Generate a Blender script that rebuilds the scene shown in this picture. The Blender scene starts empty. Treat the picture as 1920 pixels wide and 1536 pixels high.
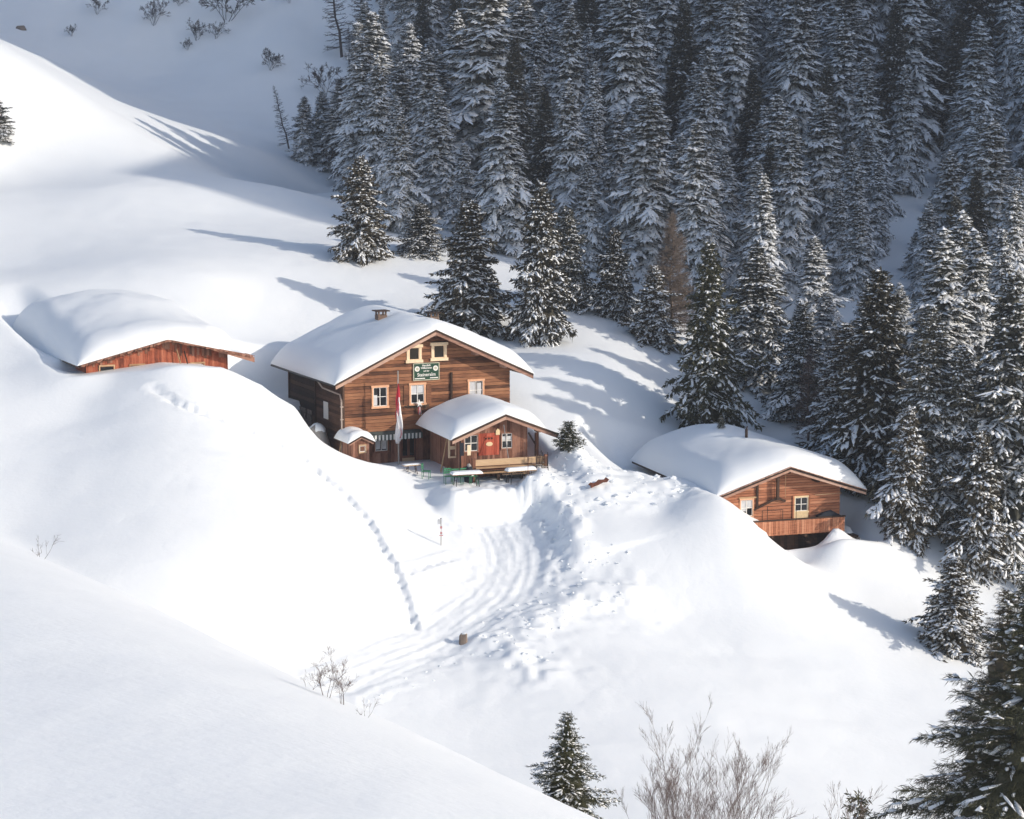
import bpy, bmesh, math, random
import numpy as np
from mathutils import Vector, Matrix
R = math.radians
S = bpy.context.scene
COL = S.collection

# ------------------------------------------------------------------ camera, sky, sun, exposure
F_PX, PITCH = 3900.0, R(8.0)
cam_d = bpy.data.cameras.new('camera')
cam_d.sensor_width = 36.0
cam_d.lens = F_PX / 1920 * 36
cam_d.clip_start, cam_d.clip_end = 0.5, 5000
cam = bpy.data.objects.new('camera', cam_d)
cam.rotation_euler = (R(90) - PITCH, 0, 0)
COL.objects.link(cam)
S.camera = cam

SUN_AZ = (0.946, -0.324)          # horizontal direction towards the sun: from the right, a little towards the camera
SUN_EL = R(21.5)
w = bpy.data.worlds.new('World'); S.world = w; w.use_nodes = True
nt = w.node_tree; bg = nt.nodes['Background']
sky = nt.nodes.new('ShaderNodeTexSky'); sky.sky_type = 'NISHITA'; sky.sun_disc = False
sky.sun_elevation = SUN_EL
sky.sun_rotation = math.atan2(SUN_AZ[0], SUN_AZ[1])
sky.air_density = 1.0; sky.dust_density = 5.5; sky.ozone_density = 1.0; sky.altitude = 1500
nt.links.new(sky.outputs[0], bg.inputs[0]); bg.inputs[1].default_value = 0.15
sun_d = bpy.data.lights.new('sun', 'SUN'); sun_d.energy = 3.3; sun_d.angle = R(0.53); sun_d.color = (1.0, 0.91, 0.79)
sun = bpy.data.objects.new('sun', sun_d); COL.objects.link(sun)
to_sun = Vector((SUN_AZ[0] * math.cos(SUN_EL), SUN_AZ[1] * math.cos(SUN_EL), math.sin(SUN_EL))).normalized()
sun.rotation_euler = to_sun.to_track_quat('Z', 'Y').to_euler()
sun.location = (60, 60, 80)
S.view_settings.view_transform = 'Standard'; S.view_settings.look = 'None'
S.view_settings.gamma = 1.0; S.view_settings.use_curve_mapping = False
S.view_settings.exposure = 0.37

# ------------------------------------------------------------------ helpers
def tag(o, label=None, cat=None, group=None, kind=None):
    if label: o['label'] = label
    if cat: o['category'] = cat
    if group: o['group'] = group
    if kind: o['kind'] = kind
    return o

def empty(name, loc, rz=0):
    o = bpy.data.objects.new(name, None); COL.objects.link(o)
    o.location = loc; o.rotation_euler = (0, 0, rz); o.empty_display_size = .3
    return o

def np_mesh(name, V, Fc, smooth=False):
    """V (n,3) array, Fc (m,k) int array of equal-sized faces"""
    me = bpy.data.meshes.new(name)
    V = np.asarray(V, np.float32); Fc = np.asarray(Fc, np.int32); k = Fc.shape[1]
    me.vertices.add(len(V)); me.vertices.foreach_set('co', V.ravel())
    me.loops.add(Fc.size); me.loops.foreach_set('vertex_index', Fc.ravel())
    me.polygons.add(len(Fc))
    me.polygons.foreach_set('loop_start', np.arange(0, Fc.size, k, dtype=np.int32))
    me.polygons.foreach_set('loop_total', np.full(len(Fc), k, np.int32))
    me.polygons.foreach_set('use_smooth', np.full(len(Fc), smooth, bool))
    me.update(calc_edges=True)
    return me

def link(name, me, mat, parent=None):
    o = bpy.data.objects.new(name, me); COL.objects.link(o)
    if mat is not None and not me.materials: me.materials.append(mat)
    if parent is not None: o.parent = parent
    return o

class MB:
    def __init__(s): s.v = []; s.f = []
    def add(s, vs, fs):
        n = len(s.v); s.v += [tuple(p) for p in vs]; s.f += [tuple(i + n for i in f) for f in fs]; return s
    def box(s, x0, x1, y0, y1, z0, z1):
        return s.add([(x0,y0,z0),(x1,y0,z0),(x1,y1,z0),(x0,y1,z0),(x0,y0,z1),(x1,y0,z1),(x1,y1,z1),(x0,y1,z1)],
                     [(0,3,2,1),(4,5,6,7),(0,1,5,4),(1,2,6,5),(2,3,7,6),(3,0,4,7)])
    def prism(s, poly, y0, y1):
        """poly: counter-clockwise (x,z) seen from the front (-y)"""
        n = len(poly)
        vs = [(x, y0, z) for x, z in poly] + [(x, y1, z) for x, z in poly]
        fs = [tuple(range(n)), tuple(range(2*n-1, n-1, -1))]
        fs += [(i, i+n, (i+1) % n + n, (i+1) % n) for i in range(n)]
        return s.add(vs, fs)
    def tube(s, p0, p1, r0, r1=None, n=8, cap=True):
        p0, p1 = Vector(p0), Vector(p1); r1 = r0 if r1 is None else r1
        d = (p1 - p0).normalized(); a = d.orthogonal().normalized(); b = d.cross(a)
        vs = []
        for p, r in ((p0, r0), (p1, r1)):
            vs += [p + (a*math.cos(2*math.pi*i/n) + b*math.sin(2*math.pi*i/n))*r for i in range(n)]
        fs = [(i, (i+1) % n, (i+1) % n + n, i+n) for i in range(n)]
        if cap: fs += [tuple(range(n-1, -1, -1)), tuple(range(n, 2*n))]
        return s.add(vs, fs)
    def poly_tube(s, pts, rs, n=6):
        for i in range(len(pts)-1): s.tube(pts[i], pts[i+1], rs[i], rs[i+1], n)
        return s
    def beam(s, p0, p1, wd, ht, up=(0,0,1)):
        p0, p1 = Vector(p0), Vector(p1); d = (p1-p0).normalized(); up = Vector(up)
        a = d.cross(up).normalized()*wd/2; b = a.cross(d).normalized()*ht/2
        vs = [p0-a-b, p0+a-b, p0+a+b, p0-a+b, p1-a-b, p1+a-b, p1+a+b, p1-a+b]
        return s.add(vs, [(0,1,2,3),(7,6,5,4),(0,4,5,1),(1,5,6,2),(2,6,7,3),(3,7,4,0)])
    def build(s, name, mat, parent=None, smooth=False):
        me = bpy.data.meshes.new(name); me.from_pydata(s.v, [], s.f)
        bm = bmesh.new(); bm.from_mesh(me); bmesh.ops.recalc_face_normals(bm, faces=bm.faces); bm.to_mesh(me); bm.free()
        if smooth: me.polygons.foreach_set('use_smooth', np.ones(len(me.polygons), bool))
        me.update()
        return link(name, me, mat, parent)

# ------------------------------------------------------------------ materials
def new_mat(name, rough=.7):
    m = bpy.data.materials.new(name); m.use_nodes = True
    b = m.node_tree.nodes['Principled BSDF']; b.inputs['Roughness'].default_value = rough
    b.inputs['Specular IOR Level'].default_value = .3
    return m, m.node_tree, b

def ramp(nt, fac, stops):
    r = nt.nodes.new('ShaderNodeValToRGB')
    while len(r.color_ramp.elements) < len(stops): r.color_ramp.elements.new(.5)
    for e, (p, c) in zip(r.color_ramp.elements, stops): e.position = p; e.color = (*c, 1)
    nt.links.new(fac, r.inputs[0]); return r.outputs[0]

def noise(nt, vec, scale, detail=4, rough=.6):
    n = nt.nodes.new('ShaderNodeTexNoise'); n.inputs['Scale'].default_value = scale
    n.inputs['Detail'].default_value = detail; n.inputs['Roughness'].default_value = rough
    if vec is not None: nt.links.new(vec, n.inputs['Vector'])
    return n.outputs['Fac']

def mapped(nt, scale, coord='Object'):
    t = nt.nodes.new('ShaderNodeTexCoord'); mp = nt.nodes.new('ShaderNodeMapping')
    mp.inputs['Scale'].default_value = scale; nt.links.new(t.outputs[coord], mp.inputs[0]); return mp.outputs[0]

def math_n(nt, op, a, b=None):
    n = nt.nodes.new('ShaderNodeMath'); n.operation = op
    for i, x in enumerate((a, b)):
        if x is None: continue
        if hasattr(x, 'links') or hasattr(x, 'is_linked'): nt.links.new(x, n.inputs[i])
        else: n.inputs[i].default_value = x
    return n.outputs[0]

def mix_c(nt, fac, a, b, mode='MIX'):
    n = nt.nodes.new('ShaderNodeMix'); n.data_type = 'RGBA'; n.blend_type = mode
    for sock, x in ((n.inputs[0], fac), (n.inputs[6], a), (n.inputs[7], b)):
        if isinstance(x, (int, float)): sock.default_value = x
        elif isinstance(x, tuple): sock.default_value = (*x, 1)
        else: nt.links.new(x, sock)
    return n.outputs[2]

def bump(nt, b, h, strength, dist):
    n = nt.nodes.new('ShaderNodeBump'); n.inputs['Strength'].default_value = strength; n.inputs['Distance'].default_value = dist
    nt.links.new(h, n.inputs['Height']); nt.links.new(n.outputs[0], b.inputs['Normal'])

def wood(name, dark, mid, light, grain=(1.2, 9, 16), rough=.75, stain=.5):
    m, nt, b = new_mat(name, rough)
    v = mapped(nt, grain)
    n1 = noise(nt, v, 1.6, 6, .65)
    oi = nt.nodes.new('ShaderNodeObjectInfo')
    v2 = mapped(nt, (.5, .5, .9)); n2 = noise(nt, v2, 1.0, 3, .6)
    s = math_n(nt, 'ADD', math_n(nt, 'MULTIPLY', oi.outputs['Random'], .42), math_n(nt, 'SUBTRACT', math_n(nt, 'MULTIPLY', n1, .80), .13))
    s = math_n(nt, 'ADD', s, math_n(nt, 'MULTIPLY', math_n(nt, 'SUBTRACT', n2, .5), stain))
    c = ramp(nt, s, [(.2, dark), (.45, mid), (.75, light)])
    nt.links.new(c, b.inputs['Base Color']); bump(nt, b, n1, .35, .01)
    return m

def plain(name, col, rough=.6, var=.15, scale=6, metal=0):
    m, nt, b = new_mat(name, rough); b.inputs['Metallic'].default_value = metal
    n = noise(nt, mapped(nt, (1, 1, 1)), scale, 4)
    lo = tuple(c*(1-var) for c in col); hi = tuple(min(1, c*(1+var)) for c in col)
    nt.links.new(ramp(nt, n, [(.3, lo), (.7, hi)]), b.inputs['Base Color'])
    return m

def snow_mat(name, col=(.865, .892, .908), b1=.5, scale=9, d=.02):
    m, nt, b = new_mat(name, .55)
    b.inputs['Specular IOR Level'].default_value = .2
    v = mapped(nt, (1, 1, 1))
    n = noise(nt, v, scale, 5, .6); n2 = noise(nt, v, .35, 3, .5)
    nt.links.new(ramp(nt, n2, [(.3, tuple(c*.975 for c in col)), (.7, col)]), b.inputs['Base Color'])
    bump(nt, b, n, b1, d)
    return m

M = {}
M['snow'] = snow_mat('snow', b1=.5, scale=3.2, d=.035)
M['roof_snow'] = snow_mat('roof_snow', b1=.25, scale=4, d=.03)
M['tree_snow'] = snow_mat('tree_snow', (.91, .925, .94), b1=.6, scale=8, d=.04)
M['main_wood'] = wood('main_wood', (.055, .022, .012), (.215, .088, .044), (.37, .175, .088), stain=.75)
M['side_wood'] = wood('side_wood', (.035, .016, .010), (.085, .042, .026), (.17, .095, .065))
M['right_wood'] = wood('right_wood', (.21, .074, .036), (.45, .18, .095), (.56, .27, .16), stain=.3)
M['red_wood'] = wood('red_wood', (.12, .030, .016), (.33, .085, .042), (.46, .16, .09), grain=(14, 9, 1.3))
M['hut_wood'] = wood('hut_wood', (.10, .042, .026), (.24, .105, .065), (.38, .20, .14), grain=(14, 9, 1.3))
M['panel_red'] = wood('panel_red', (.22, .035, .018), (.44, .085, .045), (.52, .13, .08), grain=(12, 9, 1.2))
M['verge_wood'] = wood('verge_wood', (.19, .095, .065), (.36, .205, .15), (.50, .33, .25), grain=(2, 6, 9))
M['dark_wood'] = wood('dark_wood', (.018, .009, .006), (.045, .024, .016), (.10, .055, .035))
M['pale_wood'] = wood('pale_wood', (.28, .16, .085), (.46, .30, .17), (.60, .43, .27))
M['casing'] = plain('casing', (.72, .40, .24), .6, .12)
M['attic_casing'] = plain('attic_casing', (.80, .62, .42), .6, .10)
M['white_paint'] = plain('white_paint', (.78, .76, .72), .5, .06)
M['cream_panel'] = plain('cream_panel', (.78, .60, .36), .6, .10)
M['green_paint'] = plain('green_paint', (.045, .20, .10), .5, .25)
M['sign_green'] = plain('sign_green', (.012, .055, .032), .45, .25)
M['sign_frame'] = plain('sign_frame', (.50, .50, .38), .6, .12)
M['black_metal'] = plain('black_metal', (.02, .02, .022), .45, .2, metal=.4)
M['grey_metal'] = plain('grey_metal', (.38, .36, .34), .4, .12, metal=.6)
M['pipe'] = plain('pipe', (.46, .38, .33), .4, .1, metal=.4)
M['brick'] = plain('brick', (.16, .11, .085), .9, .4, 14)
M['stone'] = plain('stone', (.22, .18, .155), .95, .45, 5)
M['flag_red'] = plain('flag_red', (.52, .035, .055), .8, .15)
M['flag_white'] = plain('flag_white', (.80, .77, .76), .8, .05)
M['cloth_dark'] = plain('cloth_dark', (.018, .022, .032), .85, .3)
M['cloth_white'] = plain('cloth_white', (.74, .74, .70), .85, .06)
M['cloth_stripe'] = plain('cloth_stripe', (.09, .11, .10), .85, .2)
M['canvas'] = plain('canvas', (.33, .31, .29), .85, .12)
M['rust'] = plain('rust', (.16, .055, .032), .9, .35, 9)
M['curtain'] = plain('curtain', (.55, .56, .58), .9, .12, 3)
m, nt_, b_ = new_mat('glass', .06); b_.inputs['Base Color'].default_value = (.012, .013, .015, 1); b_.inputs['Specular IOR Level'].default_value = .5; M['glass'] = m

def foliage_mat(name, lo, hi, tr=.0):
    m, nt, b = new_mat(name, .65)
    g = nt.nodes.new('ShaderNodeNewGeometry'); oi = nt.nodes.new('ShaderNodeObjectInfo')
    n = noise(nt, mapped(nt, (1, 1, 1)), 1.3, 3)
    s = math_n(nt, 'ADD', math_n(nt, 'MULTIPLY', n, .6), math_n(nt, 'MULTIPLY', oi.outputs['Random'], .4))
    nt.links.new(ramp(nt, s, [(.25, lo), (.75, hi)]), b.inputs['Base Color'])
    return m
M['needle'] = foliage_mat('needle', (.040, .042, .033), (.085, .080, .060))
M['needle_brown'] = foliage_mat('needle_brown', (.034, .031, .020), (.085, .068, .042))
M['needle_near'] = foliage_mat('needle_near', (.030, .034, .017), (.085, .080, .042))
M['bark'] = plain('bark', (.055, .040, .032), .95, .4, 5)
M['twig'] = plain('twig', (.135, .098, .086), .9, .3, 3)
M['larch_twig'] = plain('larch_twig', (.21, .165, .135), .9, .3, 2)
M['dark_twig'] = plain('dark_twig', (.065, .055, .052), .9, .3, 3)

# ------------------------------------------------------------------ terrain
def ray(u, v):
    a, b = (u-960)/F_PX, (768-v)/F_PX
    d = np.array([a, math.cos(PITCH) + b*math.sin(PITCH), -math.sin(PITCH) + b*math.cos(PITCH)])
    return d/d[1]
def at(u, v, Y):
    return ray(u, v)*Y

CP = [  # ground points read off the photograph: pixel and its distance along the valley axis
 (1300,1536,88),(1300,1500,90),(1300,1300,101),(1300,1150,111),(1480,1060,120.5),(1000,940,122),(900,885,126),(1600,1300,105),(1750,1536,92),(1000,1420,93),(1000,1300,99.5),(1150,1000,117),(1250,960,120),
 (800,1180,106),(600,1270,98),(960,1060,114.5),(900,1000,118),(1000,1180,106.5),(450,1300,95),
 (300,1050,104),(300,850,115.5),(0,1000,107),(0,850,116),(0,700,126),(600,1000,111),(600,1130,104.5),(600,870,120),(450,760,123),(150,780,121),
 (150,694,125),(215,702,125),(300,682,125),(380,690,125.5),(430,712,126),(60,662,129),(0,640,131),
 (560,790,126),(640,824,126),(750,864,126),(830,900,124.5),
 (0,500,155),(0,300,192),(0,80,235),(200,500,152),(200,350,182),(400,520,152),(420,400,180),(300,270,205),(150,175,220),(500,350,190),(600,430,178),
 (480,640,143),(500,560,152),(680,495,165),(760,505,165),(870,622,152),(1040,640,149),(1040,585,157),(1150,600,157),(1290,665,155),(1150,700,144),(1080,780,136),(1250,800,140.5),(1430,745,148),
 (1240,905,124),(1150,880,127),(1060,870,124),(1340,925,120.5),(1400,962,119.5),(1480,1032,119.3),(1580,1010,121),(1600,1060,120),(1700,1060,121),(1850,1100,121),(1785,1215,113),(1900,900,131),
 (560,300,248),(600,390,210),(500,100,284),(500,0,300),(300,0,300),(300,150,284),(0,0,300),(120,60,292),(420,230,262),
 (700,340,215),(720,430,182),(800,460,174),(960,300,235),(1000,100,283),(1200,0,300),(1200,450,196),(1100,520,174),(1400,560,172),(1600,600,165),(1700,500,200),(1690,420,215),(1740,300,240),(1900,200,256),(1800,30,288),(1500,250,245),(1900,660,152),(1750,800,142),(1400,30,290),
]
C3 = [at(*c) for c in CP]
C3 += [np.array(p, float) for p in [
 (-31,240,-3.0),(-45,250,1.0),(-57,262,6.5),(-20,232,-9.5),                       # gully behind the sunlit shoulder
 (-120,300,48),(-120,150,14),(-120,100,6),(-80,180,12),(-60,120,-4),(-60,80,-16),(-70,40,-24),(-140,30,-10),(-30,60,-30),(0,60,-34),(30,60,-36),
 (60,100,-33),(60,60,-38),(90,120,-34),(60,140,-24),(100,160,-26),(140,110,-40),(150,40,-50),(0,20,-36),(0,-60,-34),
 (0,360,52),(-100,400,105),(70,350,50),(60,310,26),(-60,330,36),(-60,150,-6),(-50,200,5)]]
C3 = np.array(C3)

def tps_fit(P, lam=.9):
    n = len(P); d = np.hypot(P[:,None,0]-P[None,:,0], P[:,None,1]-P[None,:,1]); 
    K = np.where(d > 0, d*d*np.log(d+1e-9), 0) + lam*np.eye(n)
    Q = np.c_[np.ones(n), P[:,:2]]
    A = np.zeros((n+3, n+3)); A[:n,:n] = K; A[:n,n:] = Q; A[n:,:n] = Q.T
    return np.linalg.solve(A, np.r_[P[:,2], 0, 0, 0])
TW = tps_fit(C3)
def tps(x, y):
    x = np.asarray(x, float); y = np.asarray(y, float); out = TW[-3] + TW[-2]*x + TW[-1]*y
    for c, wt in zip(C3, TW):
        d2 = (x-c[0])**2 + (y-c[1])**2
        out = out + wt*.5*d2*np.log(d2+1e-9)
    return out

def sstep(a, b, x):
    t = np.clip((x-a)/(b-a), 0, 1); return t*t*(3-2*t)

class VNoise:
    def __init__(s, seed): s.t = np.random.RandomState(seed).rand(256, 256)
    def __call__(s, x, y):
        xi = np.floor(x).astype(int); yi = np.floor(y).astype(int); fx = x-xi; fy = y-yi
        fx = fx*fx*(3-2*fx); fy = fy*fy*(3-2*fy)
        g = lambda a, b: s.t[a % 256, b % 256]
        return (g(xi,yi)*(1-fx)+g(xi+1,yi)*fx)*(1-fy) + (g(xi,yi+1)*(1-fx)+g(xi+1,yi+1)*fx)*fy - .5
VN = [VNoise(i) for i in range(6)]

# buildings: apex of the front roof edge (x, y, z), yaw and height of that apex over the base
BLD = {'main': ((-4.81, 131.0, -13.34), R(24.59), 8.6), 'ext': ((-.37, 125.5, -17.96), R(20.0), 3.6),
       'right': ((16.69, 123.0, -20.81), R(18.0), 6.8), 'left': ((-21.37, 127.0, -13.59), R(26.8), 4.2)}
def to_local(n, x, y):
    (ax, ay, az), th, hb = BLD[n]; dx, dy = x-ax, y-ay
    return dx*math.cos(th)+dy*math.sin(th), -dx*math.sin(th)+dy*math.cos(th)
def to_world(n, x, y, z):
    (ax, ay, az), th, hb = BLD[n]
    return (ax + x*math.cos(th) - y*math.sin(th), ay + x*math.sin(th) + y*math.cos(th), az - hb + z)
def rect_mask(lx, ly, x0, x1, y0, y1, soft):
    dx = np.maximum(np.maximum(x0-lx, lx-x1), 0); dy = np.maximum(np.maximum(y0-ly, ly-y1), 0)
    return 1 - sstep(0, soft, np.hypot(dx, dy))

def shade_mountain(x, y):  # unseen rise right of frame, shaped to keep the sun off forest and gully
    s = y + .342*x
    edge = 66 + np.maximum(0, y-150)*.09
    cap = 72 + 256*sstep(228, 270, s)
    return np.minimum(np.maximum(0, x-edge)*.95, cap)*sstep(161, 179, s)

def fore_hill(x, y):
    base = -4.0 - .12*x - .168*y
    # the edge of the near slope runs from far left to near right
    ex0, ey0, ex1, ey1 = -17.2, 71.0, 1.9, 26.8
    L = math.hypot(ex1-ex0, ey1-ey0); nx, ny = -(ey1-ey0)/L, (ex1-ex0)/L
    s = (x-ex0)*nx + (y-ey0)*ny
    return base - .022*np.maximum(0, s+7)**2 + .25*VN[0](x*.07, y*.07)

def h_base(x, y):
    x = np.asarray(x, float); y = np.asarray(y, float)
    z = tps(x, y)
    lim = sstep(260, 520, np.hypot(x, y-150))
    z = z*(1-lim) + 40*lim
    fm = shade_mountain(x, y); z = np.where(fm > 0, np.maximum(z, fm + np.minimum(z, 0)*np.exp(-fm/25)), z)
    # dug-out ground round the chalets
    lx, ly = to_local('main', x, y)
    z = z + (np.minimum(z, -21.75) - z)*rect_mask(lx, ly, -6.9, 4.0, -2.5, 8.0, 2.4)
    z = z + (np.minimum(z, -18.8) - z)*rect_mask(lx, ly, -8.6, -5.5, 3.0, 13.0, 2.4)
    lx, ly = to_local('ext', x, y)
    z = z + (-21.6 - z)*rect_mask(lx, ly, -4.4, 2.7, -3.6, 6.0, 1.6)
    lx, ly = to_local('right', x, y)
    z = z + (np.minimum(z, -22.75) - z)*rect_mask(lx, ly, -5.2, 5.2, 8.0, 14.0, 3.5)
    z = z + (np.minimum(z, -22.0) - z)*rect_mask(lx, ly, -5.0, 5.2, 3.0, 14.0, 2.5)
    z = z + (np.minimum(z, -25.45) - z)*rect_mask(lx, ly, .2, 4.9, -.9, 3.0, 1.8)
    z = z + (np.minimum(z, -26.0) - z)*rect_mask(lx, ly, -.7, 2.0, -.3, 2.0, .9)
    lx, ly = to_local('left', x, y)
    z = z + (np.minimum(z, -17.2) - z)*rect_mask(lx, ly, 3.6, 6.2, .2, 8.0, 1.4)
    z = z + (np.minimum(z, -15.10 - .09*np.abs(lx)) - z)*rect_mask(lx, ly, -5.2, 5.2, -1.6, 3.0, 1.8)
    z = z + (np.minimum(z, -14.95) - z)*rect_mask(lx, ly, -5.2, -4.0, .0, 30.0, 1.8)*(1-sstep(12, 24, ly))
    k = 1.2
    f = fore_hill(x, y)
    return np.maximum(z, f) + np.maximum(0, k-np.abs(z-f))**2/(4*k)

def cast(pts, y0=10.):
    """pixels -> ground points"""
    out = []
    for u, v in pts:
        d = ray(u, v); Y = np.linspace(y0, 330, 1600); h = h_base(d[0]*Y, Y); g = d[2]*Y - h
        i = int(np.argmax(g < 0)) if (g < 0).any() else len(Y)-1
        t = 0 if i == 0 else g[i-1]/(g[i-1]-g[i]); yy = Y[max(i-1, 0)] + t*(Y[1]-Y[0])
        out.append((d[0]*yy, yy))
    return np.array(out)
def poly_dist(x, y, P):
    """distance to polyline, signed side and arc length"""
    best = np.full(x.shape, 1e9); side = np.zeros(x.shape); arc = np.zeros(x.shape); L = 0
    for i in range(len(P)-1):
        ax, ay = P[i]; bx, by = P[i+1]; ex, ey = bx-ax, by-ay; l2 = ex*ex+ey*ey; l = math.sqrt(l2)
        t = np.clip(((x-ax)*ex + (y-ay)*ey)/l2, 0, 1); dx, dy = x-ax-t*ex, y-ay-t*ey; d = np.hypot(dx, dy)
        m = d < best; best = np.where(m, d, best); side = np.where(m, np.sign(ex*dy-ey*dx), side); arc = np.where(m, L+t*l, arc); L += l
    return best, side, arc
def smooth_line(P, n=6):
    P = np.asarray(P); Q = [P[0]]
    for i in range(len(P)-1):
        p0, p1, p2, p3 = P[max(i-1,0)], P[i], P[i+1], P[min(i+2,len(P)-1)]
        for k in range(1, n+1):
            t = k/n; Q.append(.5*(2*p1 + (p2-p0)*t + (2*p0-5*p1+4*p2-p3)*t*t + (3*p1-p0-3*p2+p3)*t**3))
    return np.array(Q)

PATH = smooth_line(cast([(925,893),(915,930),(940,985),(958,1045),(930,1105),(862,1155),(770,1205),(660,1243),(605,1262)]), 5)
PATH = np.r_[PATH, [PATH[-1] + (PATH[-1]-PATH[-6])/np.hypot(*(PATH[-1]-PATH[-6]))*18]]
BANK = smooth_line(cast([(1000,872),(990,905),(1010,935),(1050,975),(1062,1020),(1075,1060),(1120,1085)]), 4)
TRAIL = smooth_line(cast([(285,728),(350,768),(450,802),(540,845),(600,888),(650,932),(690,978),(712,1020),(738,1062),(755,1110),(775,1168)]), 5)
TRAIL2 = smooth_line(cast([(738,1062),(765,1068),(850,1042)]), 3)
BERM = smooth_line(cast([(1165,1120),(1090,1125),(1010,1160),(940,1195),(960,1230),(1000,1260)]), 4)

BANK_L = float(np.hypot(*np.diff(BANK, axis=0).T).sum())

def h_detail(x, y, z):
    x = x.astype(float); y = y.astype(float)
    view = (y > 15) & (y < 330) & (np.abs(x) < .30*y + 10)
    # wind-rounded drifts
    big = sstep(15, 60, y)
    z = z + big*(.30*VN[1](x*.05+3, y*.06) + .10*VN[2](x*.16, y*.13+7))
    z = z + .05*VN[3](x*.7, y*.5) + .07*VN[4](x*.22+y*.10, y*.75-x*.2)*(.5+VN[1](x*.06, y*.06+4)) + .018*VN[5](x*2.2, y*1.9)
    hill = sstep(235, 262, y)*.8
    z = z + hill*(1.1*VN[4](x*.12, y*.1) + .35*VN[5](x*.4, y*.35))
    m = (np.abs(x) < 40) & (y > 85) & (y < 140)
    X, Yv, Z = x[m], y[m], z[m]
    d, side, arc = poly_dist(X, Yv, PATH)
    core = 1 - sstep(1.8, 2.9, d)
    rut = np.zeros(X.shape)
    off = d*side
    for o, dp, wd in ((-1.35,.04,.12),(-.95,.07,.13),(-.62,.05,.1),(-.3,.03,.1),(.05,.05,.12),(.48,.07,.12),(.95,.07,.14),(1.35,.05,.12),(1.7,.04,.12)):
        wob = .10*np.sin(arc*.7 + o*5)
        rut -= dp*np.exp(-((off-o-wob)/wd)**2)
    Z = Z + core*(rut - .10 + .05*VN[5](X*3.1, Yv*2.3) + .04*VN[4](X*6, Yv*5))
    Z = Z + .14*np.exp(-((d-2.15)/.38)**2)*(.25 + VN[2](X*1.3, Yv*1.1)) + .10*np.exp(-((d-2.5)/.8)**2)*VN[3](X*2.8, Yv*2.7)
    # ploughed bank right of the path
    db, sb, ab = poly_dist(X, Yv, BANK)
    right = sb > 0
    sd = np.where(right, db, -db)
    endf = sstep(0, 2.5, ab)*(1-sstep(BANK_L-3.5, BANK_L, ab))
    rag = .5*VN[1](X*.6, Yv*.6) + .15*VN[2](X*2.1, Yv*2.0)
    Z = Z + endf*(.80*sstep(-.75, .7, sd+rag)*np.exp(-np.maximum(0, sd)/1.8) + .25*np.exp(-(sd-.8)**2/.5)*(VN[3](X*1.7, Yv*1.6)+.4))
    # trampled, lumpy snow between the path and the bank
    rough = (~right)*np.exp(-(np.maximum(0, db-.9)/2.2)**2)*sstep(1.6, 2.2, d)*endf
    Z = Z + rough*(.16*(1-4*np.abs(VN[4](X*2.6, Yv*2.4))) + .13*np.abs(VN[5](X*5.4, Yv*4.8)))
    de, se, ae = poly_dist(X, Yv, BERM)
    Z = Z + np.exp(-(de/1.5)**2)*(.30 + .5*VN[1](X*.7, Yv*.6) + .22*VN[2](X*2.3, Yv*2.1)) + np.exp(-(de/3.2)**2)*.15*VN[3](X*1.6, Yv*1.5)
    # terrace in front of the inn is trodden
    lx, ly = to_local('ext', X, Yv)
    tr = rect_mask(lx, ly, -4.5, 3.2, -5.5, -.8, 1.5)
    Z = Z + tr*(.10*VN[5](X*3.5, Yv*3.0) + .06*VN[4](X*7, Yv*6))
    # heaps shovelled up beside the deck and the right-hand chalet
    lx, ly = to_local('ext', X, Yv)
    Z = Z + 1.05*np.exp(-((lx-4.1)/1.3)**2-((ly+.2)/1.6)**2)*(1+.3*VN[2](X*.9, Yv*.9))
    lx, ly = to_local('right', X, Yv)
    Z = Z + .35*np.exp(-((lx+5.4)/2.2)**2-((ly-4.5)/2.6)**2)*(1+1.2*VN[1](X*.9, Yv*.9)) + rect_mask(lx, ly, -12, -5.2, 1, 7, 2.)*(.26*VN[2](X*.8, Yv*.7)+.12*VN[3](X*2.4, Yv*2.2))
    Z = Z + 1.0*np.exp(-((lx-2.7)/1.15)**2-((ly+.55)/.6)**2)
    Z = Z + .9*np.exp(-((lx-4.25)/.40)**2-((ly-.9)/.7)**2)
    # footprints of the trail
    for T, st in ((TRAIL, .42), (TRAIL2, .6)):
        dt, s_, at_ = poly_dist(X, Yv, T)
        near = dt < 1.2
        Z = np.where(near, Z - (.27 if st < .5 else .08)*(1+.7*VN[2](X*1.5, Yv*1.5))*np.exp(-(dt/.25)**2) + .05*np.exp(-((dt-.45)/.12)**2), Z)
        L = np.r_[0, np.cumsum(np.hypot(*np.diff(T, axis=0).T))]
        k = 0
        rj = np.random.RandomState(5)
        for a in np.arange(.1, L[-1], st):
            k += 1; a = a + rj.uniform(-.13, .13); dep = rj.uniform(.04, .13); px = np.interp(a, L, T[:,0]); py = np.interp(a, L, T[:,1])
            qx = np.interp(a+.1, L, T[:,0])-px; qy = np.interp(a+.1, L, T[:,1])-py; q = math.hypot(qx, qy)+1e-9
            o = .17*(1 if k % 2 else -1) + .05*math.sin(k*2.3)
            px += -qy/q*o; py += qx/q*o
            mm = np.flatnonzero((np.abs(X-px) < .7) & (np.abs(Yv-py) < .7))
            dd = (X[mm]-px)**2 + (Yv[mm]-py)**2
            Z[mm] += -dep*np.exp(-dd/rj.uniform(.02, .04)) + .05*np.exp(-(np.sqrt(dd)-.30)**2/.010)
    z = z.copy(); z[m] = Z
    return z

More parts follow.
